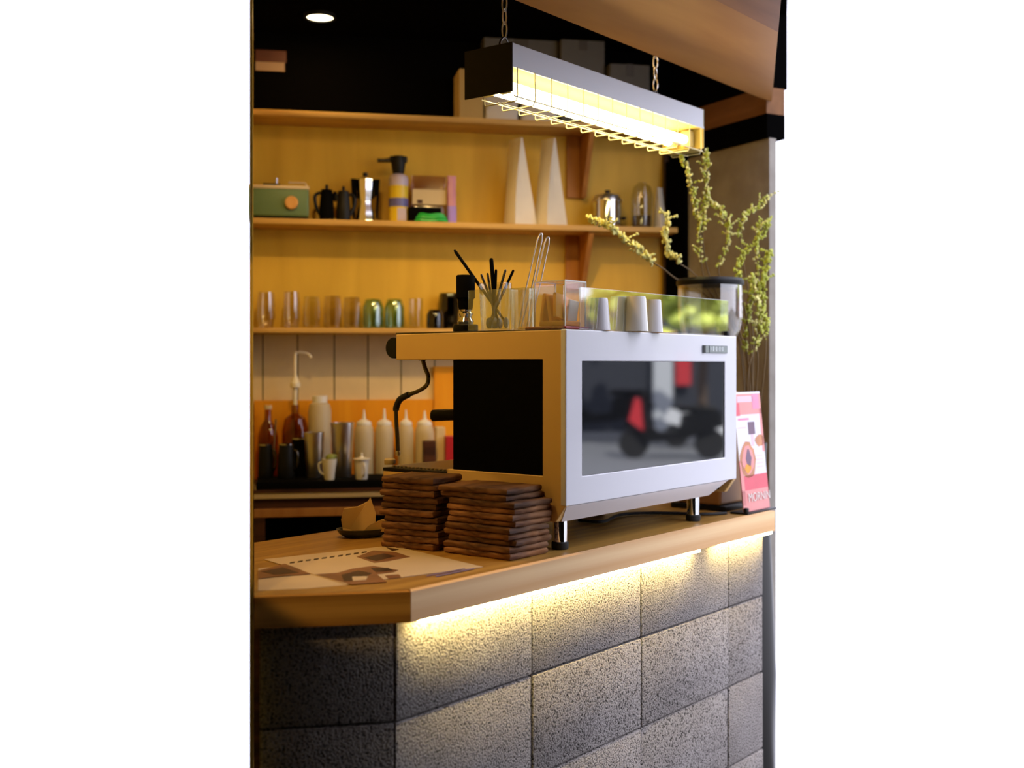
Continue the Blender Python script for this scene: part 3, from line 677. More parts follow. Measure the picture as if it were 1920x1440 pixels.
# ------------------------------------------------------------------ filter papers in a dark dish
q = onz(681, 1006, ZT)
r = thing('paper_dish', 'low dark oval dish beside the rear left board stack', 'dish', q, MROT - 0.5)
b = MB(); b.lathe([(0, 0.0), (0.045, 0.0), (0.062, 0.010), (0.070, 0.022), (0.066, 0.022), (0.058, 0.012), (0.04, 0.006), (0, 0.006)]); 
o = b.build('dish_body', M['dish'], r); o.scale = (1.0, 0.72, 1.0)
def fan(label, pts, yoff, rz, lean):
    b = MB(); poly = pts; n = len(poly)
    a = [b.bm.verts.new((x, yoff - lean * z, z)) for x, z in poly]; c = [b.bm.verts.new((x, yoff + 0.0012 - lean * z + 0.012 * math.sin(8 * x + z * 30), z)) for x, z in poly]
    b.bm.faces.new(a); b.bm.faces.new(c)
    for i in range(n): b.bm.faces.new((a[i], a[(i + 1) % n], c[(i + 1) % n], c[i]))
    tag(place(b.build('filter_paper', M['filter'], smooth=False), q + Vector((0, 0, 0.012)), rz), label, 'filter paper', 'brown filter papers in the dish')
fan('broad folded brown filter paper standing upright at the dish back', [(-0.05, 0.002), (0.035, 0.0), (0.033, 0.05), (0.022, 0.078), (-0.01, 0.062), (-0.046, 0.058), (-0.054, 0.03)], 0.012, 0.25, -0.1)
fan('pointed brown filter paper folded in front of the broad one', [(-0.035, 0.0), (0.03, 0.0), (0.032, 0.045), (0.018, 0.088), (0.008, 0.07), (-0.02, 0.03)], -0.004, 0.1, -0.12)
fan('small creased brown filter paper lying low at the dish right', [(0.0, 0.0), (0.06, 0.004), (0.075, 0.038), (0.05, 0.034), (0.02, 0.02)], -0.018, -0.1, 0.2)

# ------------------------------------------------------------------ printed menu sheet on the counter
T = Vector((-0.2907, 2.842)); R_ = Vector((-0.0636, 2.542)); ex = (R_ - T).normalized(); ey = Vector((ex.y, -ex.x)); ey = ey if ey.x < 0 else -ey
SWd, SLn = (R_ - T).length, 0.335
mb = MB(); mb.mi = 0
mb.box((SWd / 2, SLn / 2, 0.0006), (SWd, SLn, 0.0012))
def patch(x0, x1, y0, y1, mi):
    mb.mi = mi; mb.box(((x0 + x1) / 2, (y0 + y1) / 2, 0.0014), (x1 - x0, y1 - y0, 0.0006))
def pic(pxs, mi, z=0.0014):
    mb.mi = mi
    pp = [onz(x, y, ZT + 0.001) for x, y in pxs]
    mb.prism([((p_.xy - T).dot(ex), (p_.xy - T).dot(ey)) for p_ in pp], z - 0.0004, z + 0.0004)
pic([(484, 1071), (534, 1058), (556, 1066), (582, 1077), (516, 1082), (484, 1086)], 2); pic([(490, 1073), (530, 1065), (560, 1075), (515, 1079)], 1, 0.0018)
pic([(669, 1045), (700, 1033), (741, 1036), (769, 1045), (728, 1053), (702, 1056)], 2); pic([(682, 1047), (720, 1039), (742, 1044), (706, 1053)], 1, 0.0018)
pic([(724, 1027), (748, 1031), (736, 1034)], 1)
pic([(592, 1078), (633, 1075), (662, 1067), (700, 1062), (747, 1070), (738, 1074), (707, 1078), (725, 1092), (660, 1097), (623, 1087)], 2)
pic([(640, 1079), (672, 1071), (698, 1076), (672, 1090), (645, 1091)], 1, 0.0018); pic([(695, 1066), (728, 1066), (737, 1071), (705, 1074)], 1, 0.0018); pic([(660, 1083), (690, 1082), (686, 1089), (662, 1091)], 0, 0.0021)
pic([(722, 1080), (748, 1078), (752, 1083), (728, 1086)], 2)
for i in range(10):
    f = i / 10; x_, y_ = 688 - 150 * f, 1034.5 + 21.5 * f
    pic([(x_, y_), (x_ - 9, y_ + 1.3), (x_ - 10, y_ + 3.6), (x_ - 1, y_ + 2.3)], 1)
pic([(817, 1080.5), (889, 1066), (889, 1067.5), (817, 1082)], 3); pic([(800, 1080), (872, 1066), (872, 1067), (800, 1081)], 3)
o = mb.build('menu_sheet', [M['paper'], M['photo1'], M['photo2'], M['ink']], smooth=False)
rot = math.atan2(ex.y, ex.x)
if (Vector((-ex.y, ex.x)) - ey).length > 0.1:
    for v in o.data.vertices: v.co.y = -v.co.y
    o.data.flip_normals()
tag(place(o, (T.x, T.y, ZT + 0.0006), rot), 'large printed menu sheet with dark food pictures lying on counter corner', 'menu')

b = MB(); b.prism([onz(x, y, ZT).xy for x, y in ((484, 1066), (560, 1060), (610, 1079), (652, 1097), (575, 1104), (484, 1108))], ZT + 0.0002, ZT + 0.0005)
tag(b.build('menu_sheet', M['paper'], smooth=False), 'plain pale sheet tucked under the large menu at the counter front', 'menu')
# ------------------------------------------------------------------ menu stand at right
q = onz(1394, 965, ZT); uq = loc_uv(q); 
r = thing('menu_stand', 'red and white upright menu card with fruit picture, right of machine', 'menu stand', q, MROT)
CWd, CH, LEAN = 0.172, 0.352, 0.035
def cardbox(mb, x0, x1, z0, z1, d, mi):
    mb.mi = mi
    def P(x, z, o): return (x, LEAN * z / CH * 1.0 - o, z + 0.006)
    f = [(x0, z0), (x1, z0), (x1, z1), (x0, z1)]
    a = [P(x, z, d + 0.0004) for x, z in f]; c = [P(x, z, -0.0015) for x, z in f]
    mb.ringloft([a, c])
mb = MB(); cardbox(mb, 0, CWd, 0, CH, 0.001, 0)
def el(mb, cx, cz, rx, rz, d, mi, n=20, jag=0.0):
    mb.mi = mi; rn2 = random.Random(int(cx * 1e4)); ps = []
    for i in range(n):
        f = 1 + rn2.uniform(-jag, jag); x = cx + rx * f * math.cos(2 * PI * i / n); z = cz + rz * f * math.sin(2 * PI * i / n)
        ps.append((x, LEAN * z / CH - d, z + 0.006))
    mb.face(ps)
cardbox(mb, 0.0, CWd, 0.0, 0.028, 0.0014, 2); cardbox(mb, 0.0, CWd, 0.028, 0.062, 0.0014, 2); cardbox(mb, 0.02, CWd, 0.062, 0.105, 0.0014, 1)
cardbox(mb, 0.0, 0.02, 0.02, 0.15, 0.0014, 2)
cardbox(mb, 0.0, CWd, 0.285, CH - 0.006, 0.0014, 2); cardbox(mb, 0.0, 0.03, 0.282, 0.32, 0.0017, 1); cardbox(mb, 0.02, 0.12, 0.322, 0.34, 0.0017, 6); cardbox(mb, 0.115, 0.16, 0.30, 0.345, 0.0017, 3)
cardbox(mb, 0.158, CWd, 0.17, 0.30, 0.0014, 2)
cardbox(mb, 0.015, 0.085, 0.268, 0.274, 0.0014, 3); cardbox(mb, 0.01, 0.06, 0.245, 0.248, 0.0014, 6)
cardbox(mb, 0.075, 0.118, 0.225, 0.262, 0.0014, 5); cardbox(mb, 0.09, 0.105, 0.19, 0.225, 0.0014, 6)
el(mb, 0.055, 0.150, 0.05, 0.055, 0.0018, 4, 22, 0.08); el(mb, 0.055, 0.150, 0.038, 0.043, 0.0022, 2, 20, 0.1); el(mb, 0.06, 0.155, 0.016, 0.024, 0.0026, 5, 14, 0.2); el(mb, 0.05, 0.125, 0.02, 0.014, 0.0026, 7, 12, 0.2)
el(mb, 0.145, 0.205, 0.03, 0.018, 0.0018, 4, 16, 0.15)
for i in range(4): cardbox(mb, 0.11, 0.155, 0.125 + 0.011 * i, 0.127 + 0.011 * i, 0.0014, 6)
mb.mi = 8
TM = Matrix.Translation((0.030, -0.0022, 0.034)) @ Matrix.Rotation(PI / 2 - LEAN / CH, 4, 'X')
mb.text('MORNIN', 0.036, TM)
card = mb.build('menu_card', [M['pwhite'], M['pred'], M['pcoral'], M['ppink'], M['pfood'], M['pplum'], M['pink_pale'], M['orange'], M['ceramic']], r, smooth=False)
b = MB(); b.box((0.09, 0.012, 0.003), (0.19, 0.06, 0.006), bevel=0.002); b.build('base', M['black'], r)
b = MB(); b.box((0.008, -0.004, 0.012), (0.016, 0.014, 0.014), bevel=0.003); b.build('clip', M['black'], r)

# cable on the counter and small pieces under the machine
pts = [onz(1085, 975, ZT + 0.0052), onz(1130, 978, ZT + 0.0052), onz(1160, 966, ZT + 0.0052), onz(1200, 962, ZT + 0.0052), onz(1262, 962, ZT + 0.0052), onz(1318, 964, ZT + 0.0052), onz(1362, 962, ZT + 0.0052)]
b = MB(); b.tube(smooth_path(pts, 8), 0.0045, 8)
tag(b.build('power_cable', M['rubber']), 'black power cable running along the counter beneath the machine', 'cable')
q = onz(1128, 968, ZT); b = MB(); b.lathe([(0, 0), (0.035, 0), (0.037, 0.006), (0.03, 0.02), (0.012, 0.024), (0, 0.024)]); 
tag(place(b.build('rubber_puck', M['rubber']), q + Vector((-0.02, 0.08, 0)), 0), 'black round rubber tamping puck under the machine, near its left leg', 'puck')

# ------------------------------------------------------------------ grinder behind the machine
g = bar(1.566, 0.20)
r = thing('coffee_grinder', 'coffee grinder with clear hopper and black lid behind machine', 'grinder', g, MROT)
b = MB(); b.box((0, 0, 0.008), (0.16, 0.19, 0.016), bevel=0.004); b.build('foot_plate', M['black'], r)
b = MB(); b.prism([(-0.075, 0.016), (0.075, 0.016), (0.075, 0.10), (0.06, 0.30), (0.045, 0.36), (-0.045, 0.36), (-0.06, 0.30), (-0.075, 0.10)], -0.075, 0.075, 'y'); o = b.build('body', M['grinder'], r, smooth=False)
bv = o.modifiers.new('bevel', 'BEVEL'); bv.width = 0.008; bv.segments = 3
zl = zat(536, g.y) - ZT; zb = zat(660, g.y) - ZT; sg = g.y / F
b = MB(); R0 = 60 * sg
b.lathe([(0.035, 0.36), (0.04, zb - 0.02), (R0 * 0.62, zb), (R0 * 0.93, zb + 0.07), (R0, zb + 0.11), (R0, zl), (R0 - 0.003, zl), (R0 - 0.003, zb + 0.11), (R0 * 0.9, zb + 0.07), (R0 * 0.58, zb + 0.004), (0.036, zb - 0.018), (0.032, 0.36)], seg=36, caps=(False, False)); hp = b.build('hopper', M['hopper'], r)
b = MB(); b.lathe([(0, 0), (R0 * 1.03, 0), (R0 * 1.05, 0.004), (R0 * 1.05, 0.014), (R0 * 0.98, 0.022), (0, 0.024)], (0, 0, zl), 36); b.build('lid', M['black'], r)
b = MB(); b.lathe([(0, 0), (0.038, 0), (0.038, 0.03), (0, 0.03)], (0, 0, 0.345), 24); b.build('collar', M['black'], r)
b = MB(); b.box((0.055, -0.06, 0.33), (0.03, 0.03, 0.02), bevel=0.004); b.build('dial', M['black'], r)

# ------------------------------------------------------------------ tube lamp over the bar
lp = at(959.4, 170.5, 2.87)
LL, LDp, LH = 0.967, 0.15, 0.12
lamp = thing('tube_lamp', 'grey hanging fluorescent lamp with wire guard over the espresso machine', 'lamp', lp, MROT)
b = MB(); b.box((LL / 2, LDp / 2, 0.0915), (LL - 0.006, LDp, 0.057), bevel=0.002)
b.box((LL / 2, 0.002, 0.0635), (LL - 0.006, 0.006, 0.006)); b.build('housing', M['lampgrey'], lamp, smooth=False)
for xx in (0.0015, LL - 0.0015):
    b = MB(); b.mi = 0; b.box((xx, LDp / 2, LH / 2), (0.003, LDp + 0.002, LH + 0.001))
    b.mi = 1; b.box((xx + (0.002 if xx < 0.1 else -0.002), 0.008, LH / 2), (0.003, 0.017, LH))
    if xx > 0.1: b.box((xx - 0.002, LDp / 2, 0.03), (0.001, LDp - 0.004, 0.06))
    b.build('end_plate', [M['lampdark'], M['lampgrey'] if xx < 0.1 else M['lampin']], lamp, smooth=False)
b = MB(); b.prism([(LDp - 0.003, 0.042), (LDp, 0.042), (LDp, 0.063), (LDp - 0.003, 0.063)], 0.004, LL - 0.004, 'x'); b.box((LL / 2, LDp / 2, 0.0615), (LL - 0.01, LDp - 0.01, 0.002)); b.build('reflector', M['lampin'], lamp, smooth=False)
for yy in (0.045, 0.10):
    b = MB(); b.lathe([(0, 0), (0.013, 0), (0.013, LL - 0.09), (0, LL - 0.09)], (0.045, yy, 0.026), 16, Matrix.Rotation(PI / 2, 4, 'Y')); b.build('tube', M['tube'], lamp)
    b = MB()
    for x_ in (0.024, LL - 0.024): b.box((x_, yy, 0.03), (0.03, 0.03, 0.05), bevel=0.004)
    b.build('socket', M['lampin'], lamp, smooth=False)
b = MB()
n = 14
for i in range(n):
    x = 0.022 + i * (LL - 0.044) / (n - 1)
    b.tube([(x, -0.001, 0.062), (x, -0.002, -0.006), (x, 0.004, -0.020), (x, 0.10, -0.020), (x, 0.104, -0.016), (x, 0.104, 0.0)], 0.0017, 6)
for yy, zz in ((0.0, -0.010), (0.052, -0.020), (0.104, -0.006)): b.tube([(0.01, yy, zz), (LL - 0.01, yy, zz)], 0.0017, 6)
b.build('wire_guard', M['wire'], lamp)
b = MB(); b.box((LL - 0.05, 0.052, -0.012), (0.075, 0.108, 0.002)); b.build('guard_end_tray', M['lampin'], lamp, smooth=False)
# chains to the ceiling
def chain(x, label):
    base = lp + Vector((U[0] * x + V[0] * 0.05, U[1] * x + V[1] * 0.05, LH))
    r = thing('lamp_chain', label, 'chain', base, MROT, 'chains of the tube lamp')
    b = MB(); hook = MB(); z = 0.03; i = 0
    hook.tube(smooth_path([(-0.02, 0, 0.0), (-0.016, 0, 0.014), (0, 0, 0.028), (0.016, 0, 0.014), (0.02, 0, 0.0)], 5), 0.0028, 8); hook.build('hanger_loop', M['darksteel'], r)
    while base.z + z < CEIL - 0.02:
        ps = []
        for k in range(13):
            a = 2 * PI * k / 12; px_ = 0.0075 * math.cos(a); pz = 0.020 * math.sin(a)
            ps.append((px_ if i % 2 else 0, 0 if i % 2 else px_, z + 0.016 + pz))
        b.tube(ps, 0.0022, 6); z += 0.033; i += 1
    b.build('links', M['steel'], r)
chain(0.035, 'steel chain holding the left near end of the tube lamp')
chain(0.76, 'steel chain holding the right far end of the tube lamp')

# ------------------------------------------------------------------ ceiling downlight
d = at(600, 28, F * (CEIL - CZ) / (HY - 28))
r = thing('downlight', 'small round glowing downlight in the black ceiling', 'downlight', (d.x, d.y, CEIL - 0.012))
b = MB(); b.lathe([(0.046, 0.0), (0.056, 0.0), (0.056, 0.012), (0.046, 0.012)], seg=32, caps=(False, False)); b.build('trim_ring', M['black'], r)
b = MB(); b.lathe([(0, 0.004), (0.046, 0.004), (0.046, 0.010), (0, 0.010)], seg=32); b.build('diffuser', M['downlight'], r)
# printed strip high on the left of the black wall
t0, t1 = wall_t(479, 0.004), wall_t(537, 0.004); dm = wall_pt(508, 0.0).y
b = MB(); b.mi = 0; wbox(b, t0, t1, 0.001, 0.006, zat(117, dm), zat(95, dm)); b.mi = 1; wbox(b, t0, t1 - 0.006, 0.001, 0.008, zat(134, dm), zat(117.5, dm))
tag(wframe(b.build('wall_print', [M['maroon'], pr('strip_tan', (0.30, 0.20, 0.13), 0.6)], smooth=False)), 'small dark red print with pale lower strip on the black wall', 'print')

# ------------------------------------------------------------------ top shelf goods
def shelf_rect(px0, px1, ytop, z, off):
    c = wall_pt((px0 + px1) / 2, off, z); s = c.y / F
    return c, (px1 - px0) * s / math.cos(WROT), zat(ytop, c.y) - z
def carton(px0, px1, ytop, z, off, dep, m, label, name='carton', zb=0):
    c, w, h = shelf_rect(px0, px1, ytop, z, off)
    r = thing(name, label, 'carton', c + Vector((0, 0, zb)), WROT)
    h -= zb
    b = MB(); b.box((0, 0, h / 2), (w, dep, h), bevel=0.003); b.build('box_shell', m, r, smooth=False)
    b = MB(); b.box((0, 0, h + 0.0006), (w * 0.2, dep, 0.001)); b.box((0, -dep / 2 - 0.0005, h * 0.9), (w * 0.2, 0.001, h * 0.2)); b.build('tape', M['carddark'], r, smooth=False)
carton(856, 900, 138, Z1, 0.09, 0.14, M['tan'], 'narrow tan carton standing on the top shelf, left of white bags')
c, w, h = shelf_rect(906, 970, 175, Z1, 0.128)
def pouch(w, d, h, topw=1.0, fold=0.04, seed=1, wr=0.004):
    rn = random.Random(seed); b = MB(); rings = []
    for i in range(9):
        f = i / 8; ww = w * (1 + (topw - 1) * f); dd = d * (1 - f ** 1.6) + 0.004
        ring = []
        for k in range(24):
            a = 2 * PI * k / 24; ca, sa = math.cos(a), math.sin(a)
            e = 0.45
            x = math.copysign(abs(ca) ** e, ca) * ww / 2; y = math.copysign(abs(sa) ** e, sa) * dd / 2
            ring.append((x + rn.uniform(-wr, wr) * (0.2 + f), y + rn.uniform(-wr, wr) * (1 - f), h * f))
        rings.append(ring)
    b.ringloft(rings); return b
tag(place(pouch(w, 0.07, h, 0.95, seed=3).build('paper_bag', M['whitebag']), c, WROT), 'white paper bag on top shelf below the lamp, left one', 'bag', 'white bags on the top shelf')
c, w, h = shelf_rect(975, 1043, 180, Z1, 0.128)
tag(place(pouch(w, 0.07, h, 0.95, seed=5).build('paper_bag', M['whitebag']), c, WROT), 'white paper bag on top shelf below the lamp, right one', 'bag', 'white bags on the top shelf')
carton(905, 1042, 56, Z1, 0.045, 0.07, M['card'], 'tall grey carton on the top shelf behind the lamp')
carton(1046, 1128, 66, Z1, 0.06, 0.10, M['card'], 'dim grey carton on top shelf, right of the tall one')
carton(1135, 1210, 128, Z1, 0.08, 0.12, M['card'], 'low dim carton at the right end of the top shelf')

# ------------------------------------------------------------------ middle shelf goods
c, w, h = shelf_rect(470, 577, 355, Z2, 0.10); s = c.y / F
r = thing('radio', 'green retro radio with round wooden knob on the middle shelf', 'radio', c, WROT)
hr = zat(357, c.y) - Z2
b = MB(); b.box((0, 0, hr * 0.5 + 0.006), (w, 0.11, hr - 0.008), bevel=0.008, seg=3); b.build('shell', M['radio'], r)
b = MB(); b.box((0, 0, hr + 0.004), (w + 0.002, 0.112, 0.014), bevel=0.004); b.build('top_trim', M['radiotrim'], r)
b = MB(); b.box((0, 0, 0.003), (w - 0.004, 0.10, 0.006)); b.build('foot', M['black'], r)
kx = (546 - (470 + 577) / 2) * s; kz = zat(384, c.y) - Z2
b = MB(); b.lathe([(0, 0), (0.022, 0), (0.0235, 0.003), (0.0225, 0.016), (0.02, 0.018), (0, 0.018)], (kx, -0.055, kz), 28, Matrix.Rotation(PI / 2, 4, 'X')); b.build('knob', M['knobwood'], r)
b = MB(); kx2 = (516 - 523.5) * s; b.box((kx2 - 0.012, 0, hr + 0.016), (0.06, 0.04, 0.012), bevel=0.003); b.build('top_dial', M['black'], r)
b = MB(); b.lathe([(0, 0), (0.0045, 0), (0.0045, 0.03), (0, 0.03)], (kx2 + 0.004, -0.015, hr + 0.011), 10); b.build('toggle', M['chrome'], r)
b = MB(); hx0 = (541 - 523.5) * s; hx1 = (571 - 523.5) * s; zt_ = zat(342, c.y) - Z2; b.tube([(hx0, 0, zt_), (hx1, 0, zt_), (hx1 + 0.003, 0, zt_ - 0.004), (hx1 + 0.003, 0, hr)], 0.004, 8); b.build('carry_handle', M['radiotrim'], r)

def kettle(px0, px1, ytop, m, label, name, handle_side=-1, off=0.10, spout=True):
    c, w, h = shelf_rect(px0, px1, ytop, Z2, off); R = w / 2
    r = thing(name, label, 'jug', c, WROT)
    b = MB(); b.lathe([(0, 0), (R * 0.92, 0), (R, 0.006), (R * 0.96, h * 0.5), (R * 0.78, h * 0.86), (R * 0.80, h * 0.88), (R * 0.74, h * 0.90), (0, h * 0.92)]); b.build('jug_body', m, r)
    b = MB(); b.lathe([(0, h * 0.9), (R * 0.2, h * 0.9), (R * 0.24, h), (R * 0.1, h * 1.05), (0, h * 1.05)], seg=14); b.build('lid_knob', M['black'], r)
    b = MB(); b.tube(smooth_path([(handle_side * R * 0.9, 0, h * 0.2), (handle_side * R * 1.45, 0, h * 0.45), (handle_side * R * 1.55, 0, h * 0.72), (handle_side * R * 0.8, 0, h * 0.82)], 6), 0.006, 8); b.build('handle', M['black'], r)
    if spout:
        b = MB(); b.tube([(-handle_side * R * 0.85, 0, h * 0.62), (-handle_side * R * 1.2, 0, h * 0.85)], [0.013, 0.006], 10); b.build('spout', m, r)
    return r
kettle(599, 626, 349, M['matblack'], 'black lidded jug on the middle shelf, nearest the green radio', 'coffee_jug')
kettle(631, 657, 352, M['black'], 'black lidded jug between the other jug and chrome moka pot', 'coffee_jug', 1)
c, w, h = shelf_rect(668, 702, 330, Z2, 0.09); R = w / 2
r = thing('moka_pot', 'chrome moka pot with black handles on the middle shelf', 'moka pot', c, WROT)
b = MB(); b.lathe([(0, 0), (R, 0), (R * 1.02, 0.01), (R * 0.72, h * 0.42), (R * 0.72, h * 0.46), (R * 0.8, h * 0.5), (R * 0.98, h * 0.92), (R * 0.6, h * 0.97), (0, h * 0.98)], seg=8); b.build('pot_body', M['chrome'], r, sharp=20)
b = MB(); b.lathe([(0, h * 0.97), (R * 0.25, h * 0.97), (R * 0.3, h * 1.06), (0, h * 1.08)], seg=12); b.build('lid_knob', M['black'], r)
for sgn in (-1, 1):
    b = MB(); b.prism([(sgn * R * 0.86, h * 0.52), (sgn * R * 0.98, h * 0.93), (sgn * R * 1.55, h * 0.93), (sgn * R * 1.35, h * 0.1), (sgn * R * 1.1, h * 0.1), (sgn * R * 1.25, h * 0.6)], -0.009, 0.009, 'y'); b.build('handle', M['matblack'], r, smooth=False)
# blow torch can
c, w, h = shelf_rect(729, 765, 345, Z2, 0.09); R = w / 2
r = thing('blow_torch', 'kitchen blow torch with black nozzle on yellow and blue can', 'blow torch', c, WROT)
b = MB()
hz = zat(326, c.y) - Z2
for i, (f0, f1) in enumerate(((0, 0.33), (0.33, 0.40), (0.40, 0.5), (0.5, 0.75), (0.75, 0.9))):
    b.mi = (1, 2, 2, 0, 3)[i]; b.lathe([(0 if i == 0 else R, f0 * hz), (R, f0 * hz), (R, f1 * hz)], seg=28, caps=(i == 0, False))
b.mi = 3; b.lathe([(R, 0.9 * hz), (R * 0.9, 0.95 * hz), (R * 0.5, hz), (0, hz)], seg=28, caps=(False, True))
b.mi = 4; b.box((R * 0.25, -R * 0.93, 0.17 * hz), (R * 0.9, 0.006, 0.25 * hz)); b.build('gas_can', [M['yellow'], M['yellow'], M['blueprint'], M['lilac'], M['lilac']], r)
za = zat(322, c.y) - Z2; zb_ = zat(293, c.y) - Z2
b = MB(); b.lathe([(0, hz - 0.002), (R * 0.55, hz - 0.002), (R * 0.62, za), (R * 0.75, (za + zb_) / 2), (R * 0.6, zb_), (0, zb_)], seg=18)
b.box((0.0, 0, zb_ - 0.012), (0.065, 0.022, 0.024), bevel=0.006)
b.build('torch_head', M['black'], r)
b = MB(); b.tube([(-0.02, 0, zb_ - 0.014), (-0.05, 0, zb_ - 0.017), (-0.076, 0, zb_ - 0.018)], [0.010, 0.008, 0.0075], 12); b.build('nozzle', M['darksteel'], r)
# bag of goods, tray with green cable, foil pouch
c, w, h = shelf_rect(768, 838, 330, Z2, 0.06)
r = thing('clear_bag', 'clear plastic bag with pale label behind the green cable', 'bag', c, WROT)
pouch(w, 0.06, h, 0.9, seed=11, wr=0.005).build('film', M['baggy'], r)
b = MB(); b.box((0.0, -0.034, (zat(372, c.y) - Z2)), (w * 0.88, 0.002, 0.055)); b.mi = 1; b.box((-w * 0.25, -0.0355, zat(381, c.y) - Z2), (w * 0.14, 0.001, 0.014)); b.build('paper_label', [M['label'], M['maroon']], r, smooth=False)
c, w, h = shelf_rect(768, 842, 389, Z2, 0.125)
r = thing('black_tray', 'small black box under the pale label on the middle shelf', 'box', c, WROT)
b = MB(); b.box((-w * 0.1, 0.012, h / 2), (w * 0.8, 0.04, h), bevel=0.003); b.build('box_body', M['matblack'], r)
c = wall_pt(809, 0.158, Z2); s = c.y / F
b = MB()
for i, (rr, zz) in enumerate(((1.0, 0.006), (0.92, 0.017), (0.8, 0.026))):
    pts = [(29 * s * rr * math.cos(a * PI / 12), 0.016 * math.sin(a * PI / 12), zz + 0.002 * math.sin(a)) for a in range(25)]
    b.tube(pts, 0.0055, 8)
tag(place(b.build('green_cable', M['greentape']), c, WROT), 'coiled bright green cable on the middle shelf edge', 'cable')
c, w, h = shelf_rect(838, 855, 330, Z2, 0.10)
r = thing('foil_pouch', 'slim pink and violet foil pouch at the right of green cable', 'pouch', c, WROT)
b = MB(); b.mi = 0; pb = pouch(w, 0.03, h, 0.85, seed=21, wr=0.002)
for f in pb.bm.faces:
    if f.calc_center_median().z < h * 0.38: f.material_index = 1
pb.build('pouch_body', [M['pink'], M['violet']], r); b.bm.free()
# coffee bags
def coffee_bag(px0, px1, ytop, label, rz, off, flip):
    c, w, h = shelf_rect(px0, px1, ytop, Z2, off)
    r = thing('coffee_bag', label, 'coffee bag', c, WROT + rz, 'pale coffee bags')
    b = MB(); rings = []; Wd, Dp = 0.070, 0.096
    for i in range(12):
        f = i / 11
        dd = Dp * (1 - f ** 1.25) + 0.005; ww = Wd * (1 - 0.12 * math.sin(PI * f))
        x_off = flip * 0.02 * f
        ring = [(-ww / 2, -dd / 2), (-ww * 0.15, -dd / 2 - 0.004), (ww * 0.15, -dd / 2 - 0.004), (ww / 2, -dd / 2), (ww / 2 - 0.012 * math.sin(PI * min(1, f * 1.2)), 0), (ww / 2, dd / 2), (-ww / 2, dd / 2), (-ww / 2 + 0.012 * math.sin(PI * min(1, f * 1.2)), 0)]
        rings.append([(x, y + x_off, h * f) for x, y in ring])
    b.ringloft(rings); o = b.build('bag_body', M['bagpaper'], r, sharp=40)
    b = MB(); b.box((0, flip * 0.02, h - 0.012), (Wd * 0.95, 0.009, 0.016), bevel=0.002); b.build('seal_strip', M['bagpaper'], r, smooth=False)
coffee_bag(944, 1008, 262, 'pale coffee bag on the middle shelf, the left of two', -1.12, 0.10, -1)
coffee_bag(1008, 1058, 262, 'pale coffee bag on the middle shelf, the right of two', -1.06, 0.10, -0.6)
# steel pot and glass jars
c, w, h = shelf_rect(1113, 1165, 365, Z2, 0.09); R = w / 2
r = thing('steel_pot', 'round lidded stainless steel pot on the middle shelf', 'pot', c, WROT)
b = MB(); b.lathe([(0, 0), (R * 0.8, 0), (R * 0.98, 0.01), (R, 0.03), (R, h * 0.8), (0, h * 0.8)], seg=32); b.build('pot_body', M['chrome'], r)
b = MB(); b.lathe([(R * 1.04, h * 0.8), (R * 1.04, h * 0.83), (R * 0.85, h * 0.97), (R * 0.4, h * 1.03), (0, h * 1.05)], seg=32, caps=(True, False)); ld = b.build('lid', M['steel'], r)
b = MB(); b.lathe([(0, h * 1.04), (0.008, h * 1.04), (0.011, h * 1.12), (0, h * 1.14)], seg=14); b.build('lid_knob', M['black'], ld)
for sg in (-1, 1):
    b = MB(); b.tube(smooth_path([(sg * R * 0.95, -0.02, h * 0.3), (sg * R * 1.25, -0.01, h * 0.32), (sg * R * 1.25, 0.01, h * 0.32), (sg * R * 0.95, 0.02, h * 0.3)], 5), 0.004, 8); b.build('handle', M['black'], r)
c, w, h = shelf_rect(1183, 1224, 342, Z2, 0.10); R = w / 2
r = thing('glass_jar', 'domed clear glass jar at right end of the middle shelf', 'jar', c, WROT)
b = MB(); b.lathe([(0, 0), (R * 0.9, 0), (R, 0.008), (R, h * 0.7), (R * 0.8, h * 0.9), (R * 0.35, h), (0, h), (0, h - 0.003), (R * 0.33, h - 0.004), (R * 0.77, h * 0.89), (R * 0.96, h * 0.7), (R * 0.96, 0.012), (0, 0.008)], seg=32); b.build('jar_body', M['glass'], r)
b = MB(); b.lathe([(0, 0.009), (R * 0.8, 0.009), (R * 0.82, h * 0.28), (0, h * 0.3)], seg=20); b.build('coffee_fill', M['photo1'], r)
c, w, h = shelf_rect(1228, 1246, 352, Z2, 0.10)
tag(place(pouch(w, 0.035, h, 0.7, seed=31, wr=0.002).build('sugar_bag', M['bagpaper']), c, WROT + 0.6), 'narrow pale paper bag beside the post on the middle shelf', 'bag')

